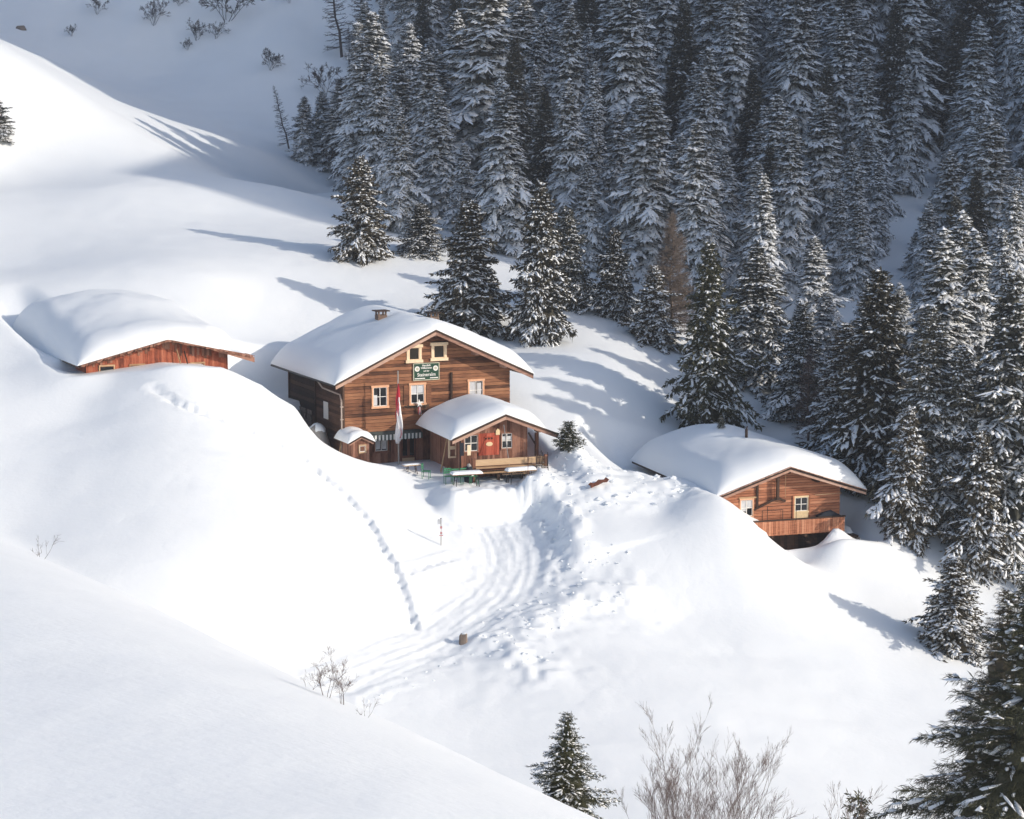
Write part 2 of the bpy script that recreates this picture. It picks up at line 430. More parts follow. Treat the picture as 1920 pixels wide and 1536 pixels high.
def lines(segs):
    out = [segs[0][0]]
    for a, b, st in segs:
        n = max(1, int(round((b-a)/st))); out += list(np.linspace(a, b, n+1)[1:])
    return np.array(out)
gx = np.r_[-np.geomspace(76, 520, 34)[::-1], lines([(-75,-37,.9),(-37,-20,.36),(-20,13,.155),(13,37,.32),(37,75,.9)]), np.geomspace(76, 520, 34)]
gy = np.r_[-np.geomspace(2, 90, 16)[::-1], lines([(0,88,.75),(88,130,.165),(130,176,.36),(176,305,.85)]), np.geomspace(306, 760, 40)]
GX, GY = np.meshgrid(gx, gy); GZ = h_detail(GX.ravel(), GY.ravel(), h_base(GX.ravel(), GY.ravel())).reshape(GX.shape)
def ground_z(x, y):
    i = min(max(np.searchsorted(gx, x)-1, 0), len(gx)-2); j = min(max(np.searchsorted(gy, y)-1, 0), len(gy)-2)
    tx = (x-gx[i])/(gx[i+1]-gx[i]); ty = (y-gy[j])/(gy[j+1]-gy[j])
    return float((GZ[j,i]*(1-tx)+GZ[j,i+1]*tx)*(1-ty) + (GZ[j+1,i]*(1-tx)+GZ[j+1,i+1]*tx)*ty)
def on_ground(u, v, y0=10.):
    x, y = cast([(u, v)], y0)[0]; return float(x), float(y), ground_z(x, y)
ny_, nx_ = GX.shape
idx = np.arange(ny_*nx_).reshape(ny_, nx_)
quads = np.stack([idx[:-1,:-1], idx[:-1,1:], idx[1:,1:], idx[1:,:-1]], -1).reshape(-1, 4)
ground = link('snow_ground', np_mesh('snow_ground', np.c_[GX.ravel(), GY.ravel(), GZ.ravel()], quads, True), M['snow'])
tag(ground, 'deep white snow covering the whole alpine hillside', None, kind='structure')
# ------------------------------------------------------------------ building kit
def roof_z(x, apex, sl): return apex - abs(x)*sl

def plank_wall(parent, name, mat, x0, x1, z0, z1, y, apex, sl, course, openings, seed, th=.06, inset=.0, core_y=None, core_mat=None, core_depth=.2, under=.22):
    """gable wall of horizontal planks on a dark core; openings are (x0,x1,z0,z1)"""
    rnd = random.Random(seed)
    top = lambda x: apex - under - abs(x)*sl
    core = MB(); zc = min(z1, top(0))
    poly = [(x0, z0), (x1, z0), (x1, min(z1, top(x1)))]
    if z1 >= top(0): poly += [(0, top(0))]
    else:
        xr = (apex-under-z1)/sl; poly += [(min(x1, xr), z1)] if xr < x1 else []; poly += [(max(x0, -xr), z1)] if xr < -x0 else []
    poly += [(x0, min(z1, top(x0)))]
    wall = core.prism(poly, y+th, y+th+core_depth).build(name, core_mat or M['dark_wood'], parent)
    z = z0; k = 0
    while z < z1-.02:
        h = course*(.88 + .24*rnd.random()); za, zb = z, min(z+h, z1); z = zb
        def lim(zz):
            q = (apex-under-zz)/sl
            return max(x0, -q), min(x1, q)
        a0, b0 = lim(za); a1, b1 = lim(zb)
        if b1-a1 < .15: break
        cuts = sorted((o[0], o[1]) for o in openings if o[2] < zb-.02 and o[3] > za+.02)
        segs = []; cur = 'L'; left = None
        for (c0, c1) in cuts: segs.append((left, c0)); left = c1
        segs.append((left, None))
        for (s0, s1) in segs:
            p = [(a0 if s0 is None else s0, za+.011), (b0 if s1 is None else s1, za+.011), (b1 if s1 is None else s1, zb-.011), (a1 if s0 is None else s0, zb-.011)]
            if p[1][0]-p[0][0] < .03 or p[2][0]-p[3][0] < .0: continue
            dy = rnd.uniform(-.008, .008)
            MB().prism(p, y+dy, y+th-.002).build('plank', mat, wall)
    return wall

def board_wall(parent, name, mat, x0, x1, z0, y, topf, wd, openings, seed, th=.035, core_mat=None, rag=0., core_depth=.2):
    """wall of upright boards; topf(x) gives the upper edge"""
    rnd = random.Random(seed)
    n = 24; xs = [x0 + (x1-x0)*i/n for i in range(n+1)]
    wall = MB().prism([(x0, z0), (x1, z0)] + [(x, topf(x)) for x in xs[::-1]], y+th, y+th+core_depth).build(name, core_mat or M['dark_wood'], parent)
    x = x0
    while x < x1-.03:
        wv = wd*(.8+.4*rnd.random()); a, b = x, min(x+wv, x1); x = b
        zs = [(z0 + rnd.uniform(0, rag), None)]
        segs = []; lo = z0
        for o in sorted(openings, key=lambda o: o[2]):
            if o[0] < b-.02 and o[1] > a+.02: segs.append((lo, o[2])); lo = o[3]
        segs.append((lo, None))
        for s0, s1 in segs:
            ta, tb = (topf(a), topf(b)) if s1 is None else (s1, s1)
            j = rnd.uniform(-rag, 0) if s1 is None else 0
            if max(ta, tb)-s0 < .05: continue
            MB().prism([(a+.004, s0), (b-.004, s0), (b-.004, tb+j), (a+.004, ta+j)], y+rnd.uniform(-.006, .006), y+th-.002).build('board', mat, wall)
    return wall

def side_boards(parent, wall, mat, x, y0, y1, z0, z1, size, seed, upright, outward=-1, th=.04):
    """planks on the left flank of a building (facing -x)"""
    rnd = random.Random(seed)
    if upright:
        y = y0
        while y < y1-.03:
            wv = size*(.8+.4*rnd.random()); b = min(y+wv, y1)
            d = rnd.uniform(-.006, .006)
            MB().box(x-th+d, x-.002, y+.004, b-.004, z0, z1).build('board', mat, wall); y = b
    else:
        z = z0
        while z < z1-.03:
            wv = size*(.88+.24*rnd.random()); b = min(z+wv, z1); d = rnd.uniform(-.006, .006)
            MB().box(x-th+d, x-.002, y0, y1, z+.008, b-.008).build('plank', mat, wall); z = b

def window(parent, x, z, wd, ht, y, casing, bars=True, ledge=.0, curtain=None, cas=.11, sash=None, cols=2, rows=2):
    """casing with sash bars and panes, proud of the wall face y (towards -y)"""
    m = MB(); x0, x1, z0, z1 = x-wd/2, x+wd/2, z-ht/2, z+ht/2; f = y-.045
    m.box(x0, x0+cas, f, y+.07, z0, z1).box(x1-cas, x1, f, y+.07, z0, z1)
    m.box(x0-ledge, x1+ledge, f-.02-ledge*.3, y+.068, z1-cas, z1+.02).box(x0-ledge, x1+ledge, f-.03-ledge*.4, y+.068, z0-.02, z0+cas)
    o = m.build('window', casing, parent)
    a0, a1, c0, c1 = x0+cas, x1-cas, z0+cas, z1-cas; s = MB(); t = .038
    s.box(a0, a0+t, f+.03, y+.05, c0, c1).box(a1-t, a1, f+.03, y+.05, c0, c1).box(a0+t, a1-t, f+.03, y+.05, c0, c0+t).box(a0+t, a1-t, f+.03, y+.05, c1-t, c1)
    if bars:
        for i in range(1, cols): cx = a0 + (a1-a0)*i/cols; s.box(cx-.022, cx+.022, f+.034, y+.046, c0+t, c1-t)
        for i in range(1, rows): cz = c0 + (c1-c0)*i/rows; s.box(a0+t, a1-t, f+.032, y+.048, cz-.02, cz+.02)
    s.build('sash', sash or M['white_paint'], o)
    nc, nr = (cols, rows) if bars else (1, 1)
    for i in range(nc):
        for j in range(nr):
            MB().box(a0+(a1-a0)*i/nc+.004, a0+(a1-a0)*(i+1)/nc-.004, y+.03, y+.036, c0+(c1-c0)*j/nr+.004, c0+(c1-c0)*(j+1)/nr-.004).build('pane', M['glass'], o)
    if curtain is not None:
        for q in curtain:
            MB().box(a0+(a1-a0)*q[0], a0+(a1-a0)*q[1], y+.020, y+.026, c0+(c1-c0)*q[2], c0+(c1-c0)*q[3]).build('curtain', M['curtain'], o)
    return o

def gable_roof(parent, hl, hr, apex, sl, y0, y1, th=.16, mat=None, verge=.22, purlins=(), wall_y=.9, purlin_mat=None, boards=True):
    m = MB()
    c = math.cos(math.atan(sl))
    m.prism([(-hl, apex-hl*sl-th/c), (0, apex-th/c), (hr, apex-hr*sl-th/c), (hr, apex-hr*sl), (0, apex), (-hl, apex-hl*sl)], y0+.05, y1)
    roof = m.build('roof', M['dark_wood'], parent)
    mat = mat or M['verge_wood']
    # verge boards on the front edge: a lower and a thinner upper board on each side
    for s, h in ((-1, hl), (1, hr)):
        MB().prism(sorted_poly([(0, apex-.09), (0, apex-.09-verge), (s*h, apex-h*sl-.09-verge), (s*h, apex-h*sl-.09)]), y0-.02, y0+.048).build('verge_board', mat, roof)
        MB().prism(sorted_poly([(0, apex+.035), (0, apex-.095), (s*h, apex-h*sl-.095), (s*h, apex-h*sl+.035)]), y0-.055, y0+.046).build('verge_cap', M['dark_wood'] if purlin_mat is None else purlin_mat, roof)
    for x in purlins:
        zt = apex - abs(x)*sl - th/c
        MB().box(x-.10, x+.10, y0+.14, wall_y+.1, zt-.24, zt-.01).build('purlin', purlin_mat or M['verge_wood'], roof)
    return roof

def sorted_poly(p):
    cx = sum(a for a, _ in p)/len(p); cz = sum(b for _, b in p)/len(p)
    return sorted(p, key=lambda q: math.atan2(q[1]-cz, q[0]-cx))

def snow_slab(parent, hl, hr, apex, sl, y0, y1, t, seed, rf=1.6, rb=1.2, re=1.0, rr=.9, over=.12, nx=72, ny=64, dent=(), name='snow_cover', bareend=None, tfun=None):
    """thick rounded snow on a gable roof"""
    vn = VNoise(seed)
    ux = np.linspace(0, 1, nx); ux = .5-.5*np.cos(np.pi*ux); uy = np.linspace(0, 1, ny); uy = .5-.5*np.cos(np.pi*uy)
    X, Yg = np.meshgrid(-hl-over + (hl+hr+2*over)*ux, y0-over*.6 + (y1-y0+over*1.6)*uy)
    base = apex - np.abs(X)*sl
    sm = apex - (np.sqrt(X*X+rr*rr)-rr*.35)*sl            # rounded over the ridge
    prof = lambda d, r: np.sqrt(np.clip(1-(1-np.clip(d/r, 0, 1))**2, 0, 1))
    wob = 1 + .16*vn(X*.6+9, Yg*.5)
    e = prof(X+hl+over, re*wob)*prof(hr+over-X, re*wob)*prof(Yg-y0+over*.6, rf*wob)*prof(y1+over-Yg, rb*wob)
    tt = t*(1+.14*vn(X*.35, Yg*.3)+.05*vn(X*1.3+5, Yg*1.1))
    if tfun is not None: tt = tt*tfun(X, Yg)
    top = sm + tt
    for (dx, dy, r, a) in dent: top = top + a*np.exp(-((X-dx)**2+(Yg-dy)**2)/r**2)
    Z = base + .015 + np.maximum(0, top-base-.015)*e
    Bz = base + .012
    n = nx*ny; I = np.arange(n).reshape(ny, nx)
    q = np.stack([I[:-1,:-1], I[:-1,1:], I[1:,1:], I[1:,:-1]], -1).reshape(-1, 4)
    qb = q[:, ::-1] + n
    rim = []
    ring = list(I[0,:]) + list(I[1:,-1]) + list(I[-1,-2::-1]) + list(I[-2:0:-1,0])
    for i in range(len(ring)):
        a, b = ring[i], ring[(i+1) % len(ring)]; rim.append((b, a, a+n, b+n))
    V = np.r_[np.c_[X.ravel(), Yg.ravel(), Z.ravel()], np.c_[X.ravel(), Yg.ravel(), np.minimum(Bz.ravel(), Z.ravel()-.003)]]
    return link(name, np_mesh(name, V, np.r_[q, qb, np.array(rim)], True), M['roof_snow'], parent)

def blob(parent, name, mat, cx, cy, cz, rx, ry, rz, seed, rough=.25, n=14, flat=True):
    """irregular heap sitting on cz"""
    rnd = np.random.RandomState(seed); vn = VNoise(seed); V = []; Fc = []
    for j in range(n//2+1):
        ph = math.pi/2*j/(n//2)
        for i in range(n):
            th = 2*math.pi*i/n; k = 1 + rough*2*float(vn(np.array(3+2*math.cos(th)*math.cos(ph)), np.array(3+2*math.sin(th)+ph)))
            V.append((cx+rx*k*math.cos(th)*math.cos(ph), cy+ry*k*math.sin(th)*math.cos(ph), cz+rz*k*math.sin(ph)))
    for j in range(n//2):
        for i in range(n): Fc.append((j*n+i, j*n+(i+1) % n, (j+1)*n+(i+1) % n, (j+1)*n+i))
    mb = MB(); mb.add(V, Fc); mb.add([V[i] for i in range(n)], [tuple(range(n-1, -1, -1))])
    return mb.build(name, mat, parent, True)

def text_mesh(body, size, mat, parent, x, y, z, name='lettering', bold=.0, rot=0, sx=1.0):
    cu = bpy.data.curves.new('lettering_curve', 'FONT'); cu.body = body; cu.size = size; cu.align_x = 'CENTER'; cu.align_y = 'CENTER'
    cu.extrude = .004; cu.offset = bold
    t = bpy.data.objects.new('tmp', cu); COL.objects.link(t)
    bpy.context.view_layer.update()
    me = bpy.data.meshes.new_from_object(t.evaluated_get(bpy.context.evaluated_depsgraph_get()))
    bpy.data.objects.remove(t); bpy.data.curves.remove(cu)
    me.transform(Matrix.Rotation(R(90), 4, 'X')); me.transform(Matrix.Rotation(rot, 4, 'Y')); me.transform(Matrix.Diagonal((sx, 1, 1, 1))); me.transform(Matrix.Translation((x, y, z)))
    return link(name, me, mat, parent)

def base_of(n):
    (ax, ay, az), th, hb = BLD[n]; return (ax, ay, az-hb), th, hb

# ------------------------------------------------------------------ main chalet
loc, th, A = base_of('main'); SL = .462
main = empty('chalet', loc, th)
tag(main, 'large brown timber inn with a snow-heaped gable roof and a green sign', 'chalet')
WY = .9
wins = [(-3.48, 4.43, 1.13, 1.42), (-.93, 4.47, 1.12, 1.40), (3.14, 4.49, 1.16, 1.42)]
att = [(-1.14, 7.06, 1.02, 1.12), (.57, 7.12, 1.06, 1.14)]
ops = [(x-w_/2+.05, x+w_/2-.05, z-h_/2+.05, z+h_/2-.05) for x, z, w_, h_ in wins+att]
plank_wall(main, 'front_wall', M['main_wood'], -5.95, 5.55, 2.35, 8.6, WY, A, SL, .215, ops, 1, core_depth=.25)
gops = [(-3.95, -2.9, .9, 2.1), (-2.05, -1.15, .2, 2.1)]
board_wall(main, 'ground_floor_wall', M['hut_wood'], -5.95, 5.5, -.6, WY+.02, lambda x: 2.34, .24, gops, 2, core_depth=.22)
body = MB(); TH = .2
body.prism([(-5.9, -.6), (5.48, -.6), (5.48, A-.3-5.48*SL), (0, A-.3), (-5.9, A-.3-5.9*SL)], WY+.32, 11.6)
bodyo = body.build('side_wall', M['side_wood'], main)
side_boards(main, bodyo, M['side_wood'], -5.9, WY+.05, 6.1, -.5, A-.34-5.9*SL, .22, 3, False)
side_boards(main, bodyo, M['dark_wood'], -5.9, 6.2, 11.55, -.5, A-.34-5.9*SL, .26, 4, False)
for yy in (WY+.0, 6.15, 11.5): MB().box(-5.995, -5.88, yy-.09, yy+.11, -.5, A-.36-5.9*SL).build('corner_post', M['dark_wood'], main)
MB().box(-5.985, -5.93, 3.75, 4.55, 2.75, 3.85).build('shutter', M['white_paint'], main)
# masonry patch low on the flank
rs = random.Random(5)
for i in range(16):
    y_ = 7.0 + (i % 4)*1.05 + rs.uniform(-.1, .1); z_ = 1.6 + (i//4)*.34
    MB().box(-6.0+rs.uniform(-.02, .02), -5.945, y_, y_+.9+rs.uniform(-.15, .1), z_, z_+.30).build('stone', M['stone'], bodyo)
for (x, z, w_, h_), cu in zip(wins, ([(.05,.3,.05,.6)], [(.05,.45,.5,.95),(.55,.95,.55,.95)], [(.05,.45,.3,.95),(.6,.9,.1,.9)])):
    window(main, x, z, w_, h_, WY, M['casing'], curtain=cu, ledge=.035)
for x, z, w_, h_ in att: window(main, x, z, w_, h_, WY, M['attic_casing'], bars=False, ledge=.08, cas=.17, sash=M['attic_casing'])
for s in (-1, 1): MB().box(-.93+s*.60 if s > 0 else -.93-.60-.34, -.93+.60+.34 if s > 0 else -.93-.60, WY-.05, WY-.012, 3.85, 5.05).build('shutter', M['main_wood'], main)
gw = window(main, -3.42, 1.5, 1.05, 1.3, WY+.02, M['hut_wood'], curtain=[(.08,.42,.1,.9),(.58,.92,.1,.9)], cols=2, rows=1)
dr = MB().box(-2.1, -1.1, WY-.04, WY+.09, -.1, 2.15).build('door', M['hut_wood'], main)
for a, b in ((-1.98, -1.68), (-1.5, -1.2)): MB().box(a, b, WY-.052, WY-.041, .55, 2.0).build('pane', M['glass'], dr)
MB().box(-2.02, -1.18, WY-.06, WY-.041, .05, .4).build('kick_board', M['pale_wood'], dr)
MB().box(1.33, 1.47, WY-.11, WY-.01, 3.55, 5.75).build('brace_post', M['dark_wood'], main)
MB().box(-5.95, 5.5, WY-.10, WY-.012, 2.24, 2.42).build('string_course', M['main_wood'], main)
rf = gable_roof(main, 6.75, 6.8, A, SL, 0, 12.6, purlins=(-5.75, -4.6, -2.9, 0, 2.9, 4.9), wall_y=WY)
MB().tube((-6.85, .1, A-6.75*SL-.09), (-6.85, 12.5, A-6.75*SL-.13), .075, n=8).build('gutter', M['black_metal'], rf)
pts = [(-6.80, 3.2, A-6.75*SL-.16), (-6.6, 2.9, A-6.75*SL-.55), (-6.08, 1.1, A-6.75*SL-.80), (-6.08, .86, A-6.75*SL-1.2), (-6.08, .86, 0)]
MB().poly_tube(pts, [.055]*5, 8).build('downpipe', M['pipe'], main)
for z_ in (2.2, 3.1, 3.9): MB().box(-6.16, -5.98, .80, .93, z_, z_+.07).build('pipe_clamp', M['pipe'], main)
snow_slab(rf, 6.75, 6.8, A, SL, .05, 12.6, 1.0, 11, rf=2.3, rb=1.6, re=1.25, rr=1.1,
          dent=[(-.75, 6.2, .55, -.15), (-.2, 2.0, .5, -.12)])
for (cx, cy, hh, wd) in ((-1.45, 5.9, 1.55, .62), (1.0, 2.9, 1.40, .6)):
    cb = A - abs(cx)*SL
    ch = MB().box(cx-wd/2, cx+wd/2, cy-wd/2, cy+wd/2, cb-.3, cb+hh-.35).build('chimney', M['brick'], main)
    for sx in (-1, 1):
        for sy in (-1, 1): MB().box(cx+sx*.24-.05, cx+sx*.24+.05, cy+sy*.24-.05, cy+sy*.24+.05, cb+hh-.35, cb+hh-.12).build('cap_leg', M['brick'], ch)
    MB().box(cx-wd/2-.16, cx+wd/2+.16, cy-wd/2-.14, cy+wd/2+.14, cb+hh-.12, cb+hh-.05).build('chimney_cap', M['dark_wood'], ch)

# sign on the gable
sg = empty('inn_sign', to_world('main', -.335, WY-.02, 5.38), th)
tag(sg, 'green signboard with white lettering below the two attic windows', 'sign')
MB().box(-.85, .85, -.06, .0, 0, 1.02).build('board', M['sign_green'], sg)
MB().box(-.88, .88, -.075, .0, -.05, .0).box(-.88, .88, -.075, .0, 1.02, 1.06).box(-.90, -.85, -.075, .0, -.05, 1.06).box(.85, .90, -.075, .0, -.05, 1.06).build('frame', M['sign_frame'], sg)
for x_ in (-.63, .63):
    d = MB().tube((x_, -.062, .70), (x_, -.074, .70), .17, n=20).build('emblem', M['white_paint'], sg)
    MB().tube((x_, -.0745, .70), (x_, -.078, .70), .10, n=12).build('emblem_ring', M['sign_frame'], d)
text_mesh('Herzlich', .17, M['white_paint'], sg, 0, -.066, .90, bold=.004)
text_mesh('Willkommen', .17, M['white_paint'], sg, 0, -.066, .74, bold=.004, sx=.86)
text_mesh('auf der', .14, M['white_paint'], sg, 0, -.066, .55, bold=.003)
text_mesh('Steineralm', .30, M['white_paint'], sg, 0, -.066, .31, bold=.004, sx=.98)
MB().box(-.80, -.1, -.066, -.060, .05, .11).build('underline', M['white_paint'], sg)
MB().box(.25, .80, -.066, -.060, .06, .12).build('underline', M['white_paint'], sg)

# star, garland and ribbon under the middle window
st = empty('star_ornament', to_world('main', -.88, WY-.2, 3.62), th)
tag(st, 'white five-pointed star with a red and white ribbon under the middle window', 'ornament')
sp = []
for i in range(10):
    r_ = .27 if i % 2 == 0 else .11; a_ = math.pi/2 + i*math.pi/5 + .12; sp.append((r_*math.cos(a_), .27 + r_*math.sin(a_)))
MB().prism(sp, -.03, .03).build('star', M['white_paint'], st)
for i, (x_, mm) in enumerate(((-.10, 'flag_red'), (-.03, 'flag_white'), (.04, 'flag_red'), (.10, 'flag_white'))):
    MB().beam((x_*.4, 0, .05), (x_+.02, 0, -.42-.06*(i % 2)), .05, .02).build('ribbon', M[mm], st)
gl = MB(); rg = random.Random(8)
for i in range(150):
    x_ = rg.uniform(-.95, .75); y_ = rg.gauss(0, .07); z_ = .12 + rg.gauss(0, .07)*(1-.4*abs(x_))
    d = Vector((rg.gauss(0, 1), rg.gauss(0, 1), rg.gauss(0, 1))).normalized()*.10; p = Vector((x_, y_, z_)); q = d.orthogonal().normalized()*.03
    gl.add([p-q, p+q, p+d], [(0, 1, 2)])
g_ = empty('evergreen_garland', to_world('main', -.93, WY-.13, 3.58), th); tag(g_, 'dark evergreen garland hanging below the middle window of the inn', 'garland')
tag(gl.build('needles', M['needle'], g_), kind='stuff')
MB().poly_tube([(-.95, .02, .16), (-.5, .02, .10), (0, .02, .09), (.4, .02, .11), (.75, .02, .16)], [.02]*5, 6).build('stem', M['bark'], g_)

# striped awning over the ground floor
aw = empty('awning', to_world('main', -2.6, WY-.03, 2.0), th)
tag(aw, 'striped awning with scalloped valance over the ground floor door', 'awning')
MB().add([(-1.75, 0, .22), (1.75, 0, .22), (1.75, -.62, .08), (-1.75, -.62, .08), (-1.75, 0, .19), (1.75, 0, .19), (1.75, -.62, .05), (-1.75, -.62, .05)],
         [(0,1,2,3),(7,6,5,4),(0,4,5,1),(1,5,6,2),(2,6,7,3),(3,7,4,0)]).build('canopy', M['cloth_stripe'], aw)
for i in range(28):
    x_ = -1.75 + i*.125
    pl = [(x_, .08), (x_, -.22)] + [(x_+.0625-.0625*math.cos(math.pi*k/5), -.22-.06*math.sin(math.pi*k/5)) for k in range(1, 5)] + [(x_+.125, -.22), (x_+.125, .08)]
    MB().prism(pl, -.645 + (.008 if i % 2 else 0), -.625 + (.008 if i % 2 else 0)).build('valance_stripe', M['cloth_white'] if i % 2 == 0 else M['cloth_stripe'], aw)

# flagpole and hanging flag
py = 129.2; px = float(at(747, 800, py)[0]); pz = ground_z(px, py)
fp = empty('flagpole', (px, py, pz)); tag(fp, 'grey pole standing in the snow with a drooping flag', 'flagpole')
ptop = at(747, 697, py)[2]; H_ = ptop-pz
MB().tube((0, 0, -.3), (0, 0, H_), .055, .04, 8).build('pole', M['grey_metal'], fp)
MB().tube((0, 0, H_), (0, 0, H_+.06), .06, .02, 8).build('finial', M['grey_metal'], fp)
fl = empty('flag', (px, py, pz)); tag(fl, 'limp red and white flag hanging down the pole before the inn', 'flag')
rw = np.random.RandomState(4)
def flag_strip(z0, z1, x0, x1, mat, ph):
    n = 16; V = []; Fc = []
    for i in range(n+1):
        t = i/n; z = z0+(z1-z0)*t; ww = (.25+.75*math.sin(math.pi*min(1, .12+t*.95)))
        for k in range(7):
            u = k/6; xx = x0+(x1-x0)*u
            V.append((xx*1.35*ww + .03*math.sin(z*3+ph), -.07 - .05*math.sin(u*9+z*2+ph) - .03*math.cos(z*4+ph), z))
    for i in range(n):
        for k in range(6): Fc.append((i*7+k, i*7+k+1, i*7+k+8, i*7+k+7))
    mb = MB(); mb.add(V, Fc); o = mb.build('flag_panel', mat, fl, True)
    so = o.modifiers.new('thick', 'SOLIDIFY'); so.thickness = .012
    return o
flag_strip(H_-2.4, H_-.75, -.10, .09, M['flag_red'], 0)
flag_strip(H_-4.4, H_-1.6, -.06, .20, M['flag_white'], 1.2)
flag_strip(H_-3.1, H_-1.9, -.13, .06, M['flag_red'], 2.6)
flag_strip(H_-4.55, H_-2.8, -.17, .10, M['flag_white'], .6)
flag_strip(H_-4.2, H_-3.5, .10, .19, M['flag_red'], .2)

# little shed at the inn's corner
sx_, sy_, sz_ = to_world('main', -5.50, -1.1, 0)
sh = empty('shed', (sx_, sy_, -21.3), th); tag(sh, 'tiny plank shed under a snow cap at the left corner of the inn', 'shed')
zA = at(681, 817, sy_)[2] + 21.3
board_wall(sh, 'gable_wall', M['hut_wood'], -.55, .55, -.6, .12, lambda x: zA-.12-abs(x)*.5, .2, [], 21, core_depth=1.9)
swl = MB().box(-.56, -.54, .15, 2.1, -.6, zA-.42).build('side_wall', M['hut_wood'], sh)
side_boards(sh, swl, M['hut_wood'], -.56, .15, 2.1, -.6, zA-.42, .2, 22, True)
window(sh, .1, zA-.85, .5, .5, .12, M['pale_wood'], bars=False, cas=.06)
srf = gable_roof(sh, .8, .8, zA, .5, 0, 2.4, th=.06, verge=.1, wall_y=.12)
snow_slab(srf, .8, .8, zA, .5, .0, 2.4, .46, 23, rf=.5, rb=.5, re=.42, rr=.5, nx=26, ny=26, tfun=lambda X, Y: 1-.22*np.exp(-((Y-1.0)/.35)**2))
MB().tube((-1.0, 1.7, -.4), (-.62, 1.9, zA-.5), .05, .04).build('prop_pole', M['pale_wood'], sh)

# tarpaulin-covered heap and a milk can beside the flank
cx_, cy_, cz_ = to_world('main', -7.0, 2.9, 0); gz_ = ground_z(cx_, cy_)
tp = empty('covered_heap', (cx_, cy_, at(610, 800, cy_)[2]-.75), th)
tag(tp, 'grey canvas cover over a heap beside the dark flank of the inn', 'cover')
blob(tp, 'canvas', M['canvas'], 0, 0, -.6, .75, 1.1, 1.45, 31, .12)
blob(tp, 'snow_cap', M['roof_snow'], .05, .15, .45, .5, .8, .50, 32, .1)
cx_, cy_, _ = to_world('main', -6.75, 7.0, 0)
can = MB(); cz_ = at(577, 790, cy_)[2]
for r0, r1, z0, z1 in ((.22,.22,-.5,.45),(.22,.12,.45,.62),(.12,.14,.62,.75)): can.tube((0,0,z0),(0,0,z1),r0,r1,14)
co = can.build('milk_can', M['grey_metal']); co.location = (cx_, cy_, cz_); tag(co, 'pale metal milk can by the stone foot of the inn flank', 'can')

# ------------------------------------------------------------------ annex with the porch
loc, th, A = base_of('ext'); SLE = .394
ext = empty('porch_hut', loc, th); tag(ext, 'low red-brown annex with snow roof, two windows and a railed porch', 'hut')
EY = .7
topE = lambda x: A-.16-abs(x)*SLE
wE = [(-2.02, A-1.75, .98, 1.12), (.31, A-1.72, .80, 1.06)]
opsE = [(x-w_/2+.05, x+w_/2-.05, z-h_/2+.05, z+h_/2-.05) for x, z, w_, h_ in wE] + [(-1.55, -.18, A-2.56, A-1.18)]
fw = board_wall(ext, 'front_wall', M['hut_wood'], -2.65, 1.66, -.5, EY, topE, .17, opsE, 41)
for i in range(8):
    x_ = -1.54 + i*.17
    MB().box(x_+.004, x_+.166, EY-.012, EY+.033, A-2.55, A-1.19).build('red_board', M['panel_red'], fw)
for (x, z, w_, h_), cu in zip(wE, (None, [(.03,.97,.55,.8)])): window(ext, x, z, w_, h_, EY, M['hut_wood'], cas=.07, curtain=cu)
bd = MB().prism([(-2.6, -.5), (1.62, -.5), (1.62, topE(1.62)-.03), (0, topE(0)-.03), (-2.6, topE(-2.6)-.03)], EY+.24, 7.0).build('side_wall', M['hut_wood'], ext)
side_boards(ext, bd, M['hut_wood'], -2.6, EY+.03, 6.95, -.5, topE(-2.62)-.02, .19, 42, True)
rE = gable_roof(ext, 3.44, 3.42, A, SLE, 0, 7.2, th=.10, verge=.20, purlins=(-2.5, 0, 2.24), wall_y=EY)
snow_slab(rE, 3.44, 2.55, A, SLE, .06, 7.0, .74, 43, rf=1.4, rb=.9, re=.85, rr=.8, tfun=lambda X, Y: 1-.25*sstep(1.2, 3.4, X))
MB().box(2.15, 2.35, .55, .75, -.4, A-.42-2.24*SLE).build('porch_post', M['hut_wood'], ext)
MB().box(2.15, 2.35, 4.2, 4.4, -.4, A-.42-2.24*SLE).build('porch_post', M['hut_wood'], ext)
MB().beam((2.25, .62, A-1.30-2.24*SLE), (1.70, .62, A-.95-2.24*SLE+.55), .09, .09).build('brace', M['dark_wood'], ext)
dk = MB().box(-2.4, 2.4, -.95, EY-.01, .30, .40).build('deck', M['dark_wood'], ext)
for i in range(4): MB().box(-2.42, 2.42, -.97+i*.42, -.57+i*.42, .402, .44).build('deck_board', M['hut_wood'], dk)
for x_ in (-2.35, -.8, .8, 2.3): MB().box(x_-.08, x_+.08, -.92, -.76, -.4, .30).build('deck_post', M['dark_wood'], dk)
rl = MB().box(-2.35, 2.2, -.98, -.90, A-2.90, A-2.52).build('bench_back', M['pale_wood'], ext)
MB().box(-2.35, 2.2, -1.22, -.86, A-3.03, A-2.96).build('bench_seat', M['pale_wood'], ext)
MB().box(-2.35, 2.35, -1.16, -1.02, A-3.36, A-3.27).build('foot_rail', M['pale_wood'], ext)
for x_ in (-2.42, 2.25): MB().box(x_-.10, x_+.10, -1.06, -.86, -.5, A-2.42).build('rail_post', M['hut_wood'], ext)
pq = []
for i in range(14): a_ = 2*math.pi*i/14; pq.append((-.84+.22*math.cos(a_), A-1.86+.13*math.sin(a_)))
MB().prism(pq, EY-.05, EY-.016).build('oval_plaque', M['cream_panel'], ext)
for x_ in (-1.05, -.86, -.67): MB().tube((x_, EY-.05, A-1.52), (x_, EY-.014, A-1.52), .055, n=8).build('hanging_cup', M['dark_wood'], ext)
MB().box(-1.15, -.55, EY-.08, EY-.014, A-1.44, A-1.40).build('cup_rail', M['panel_red'], ext)
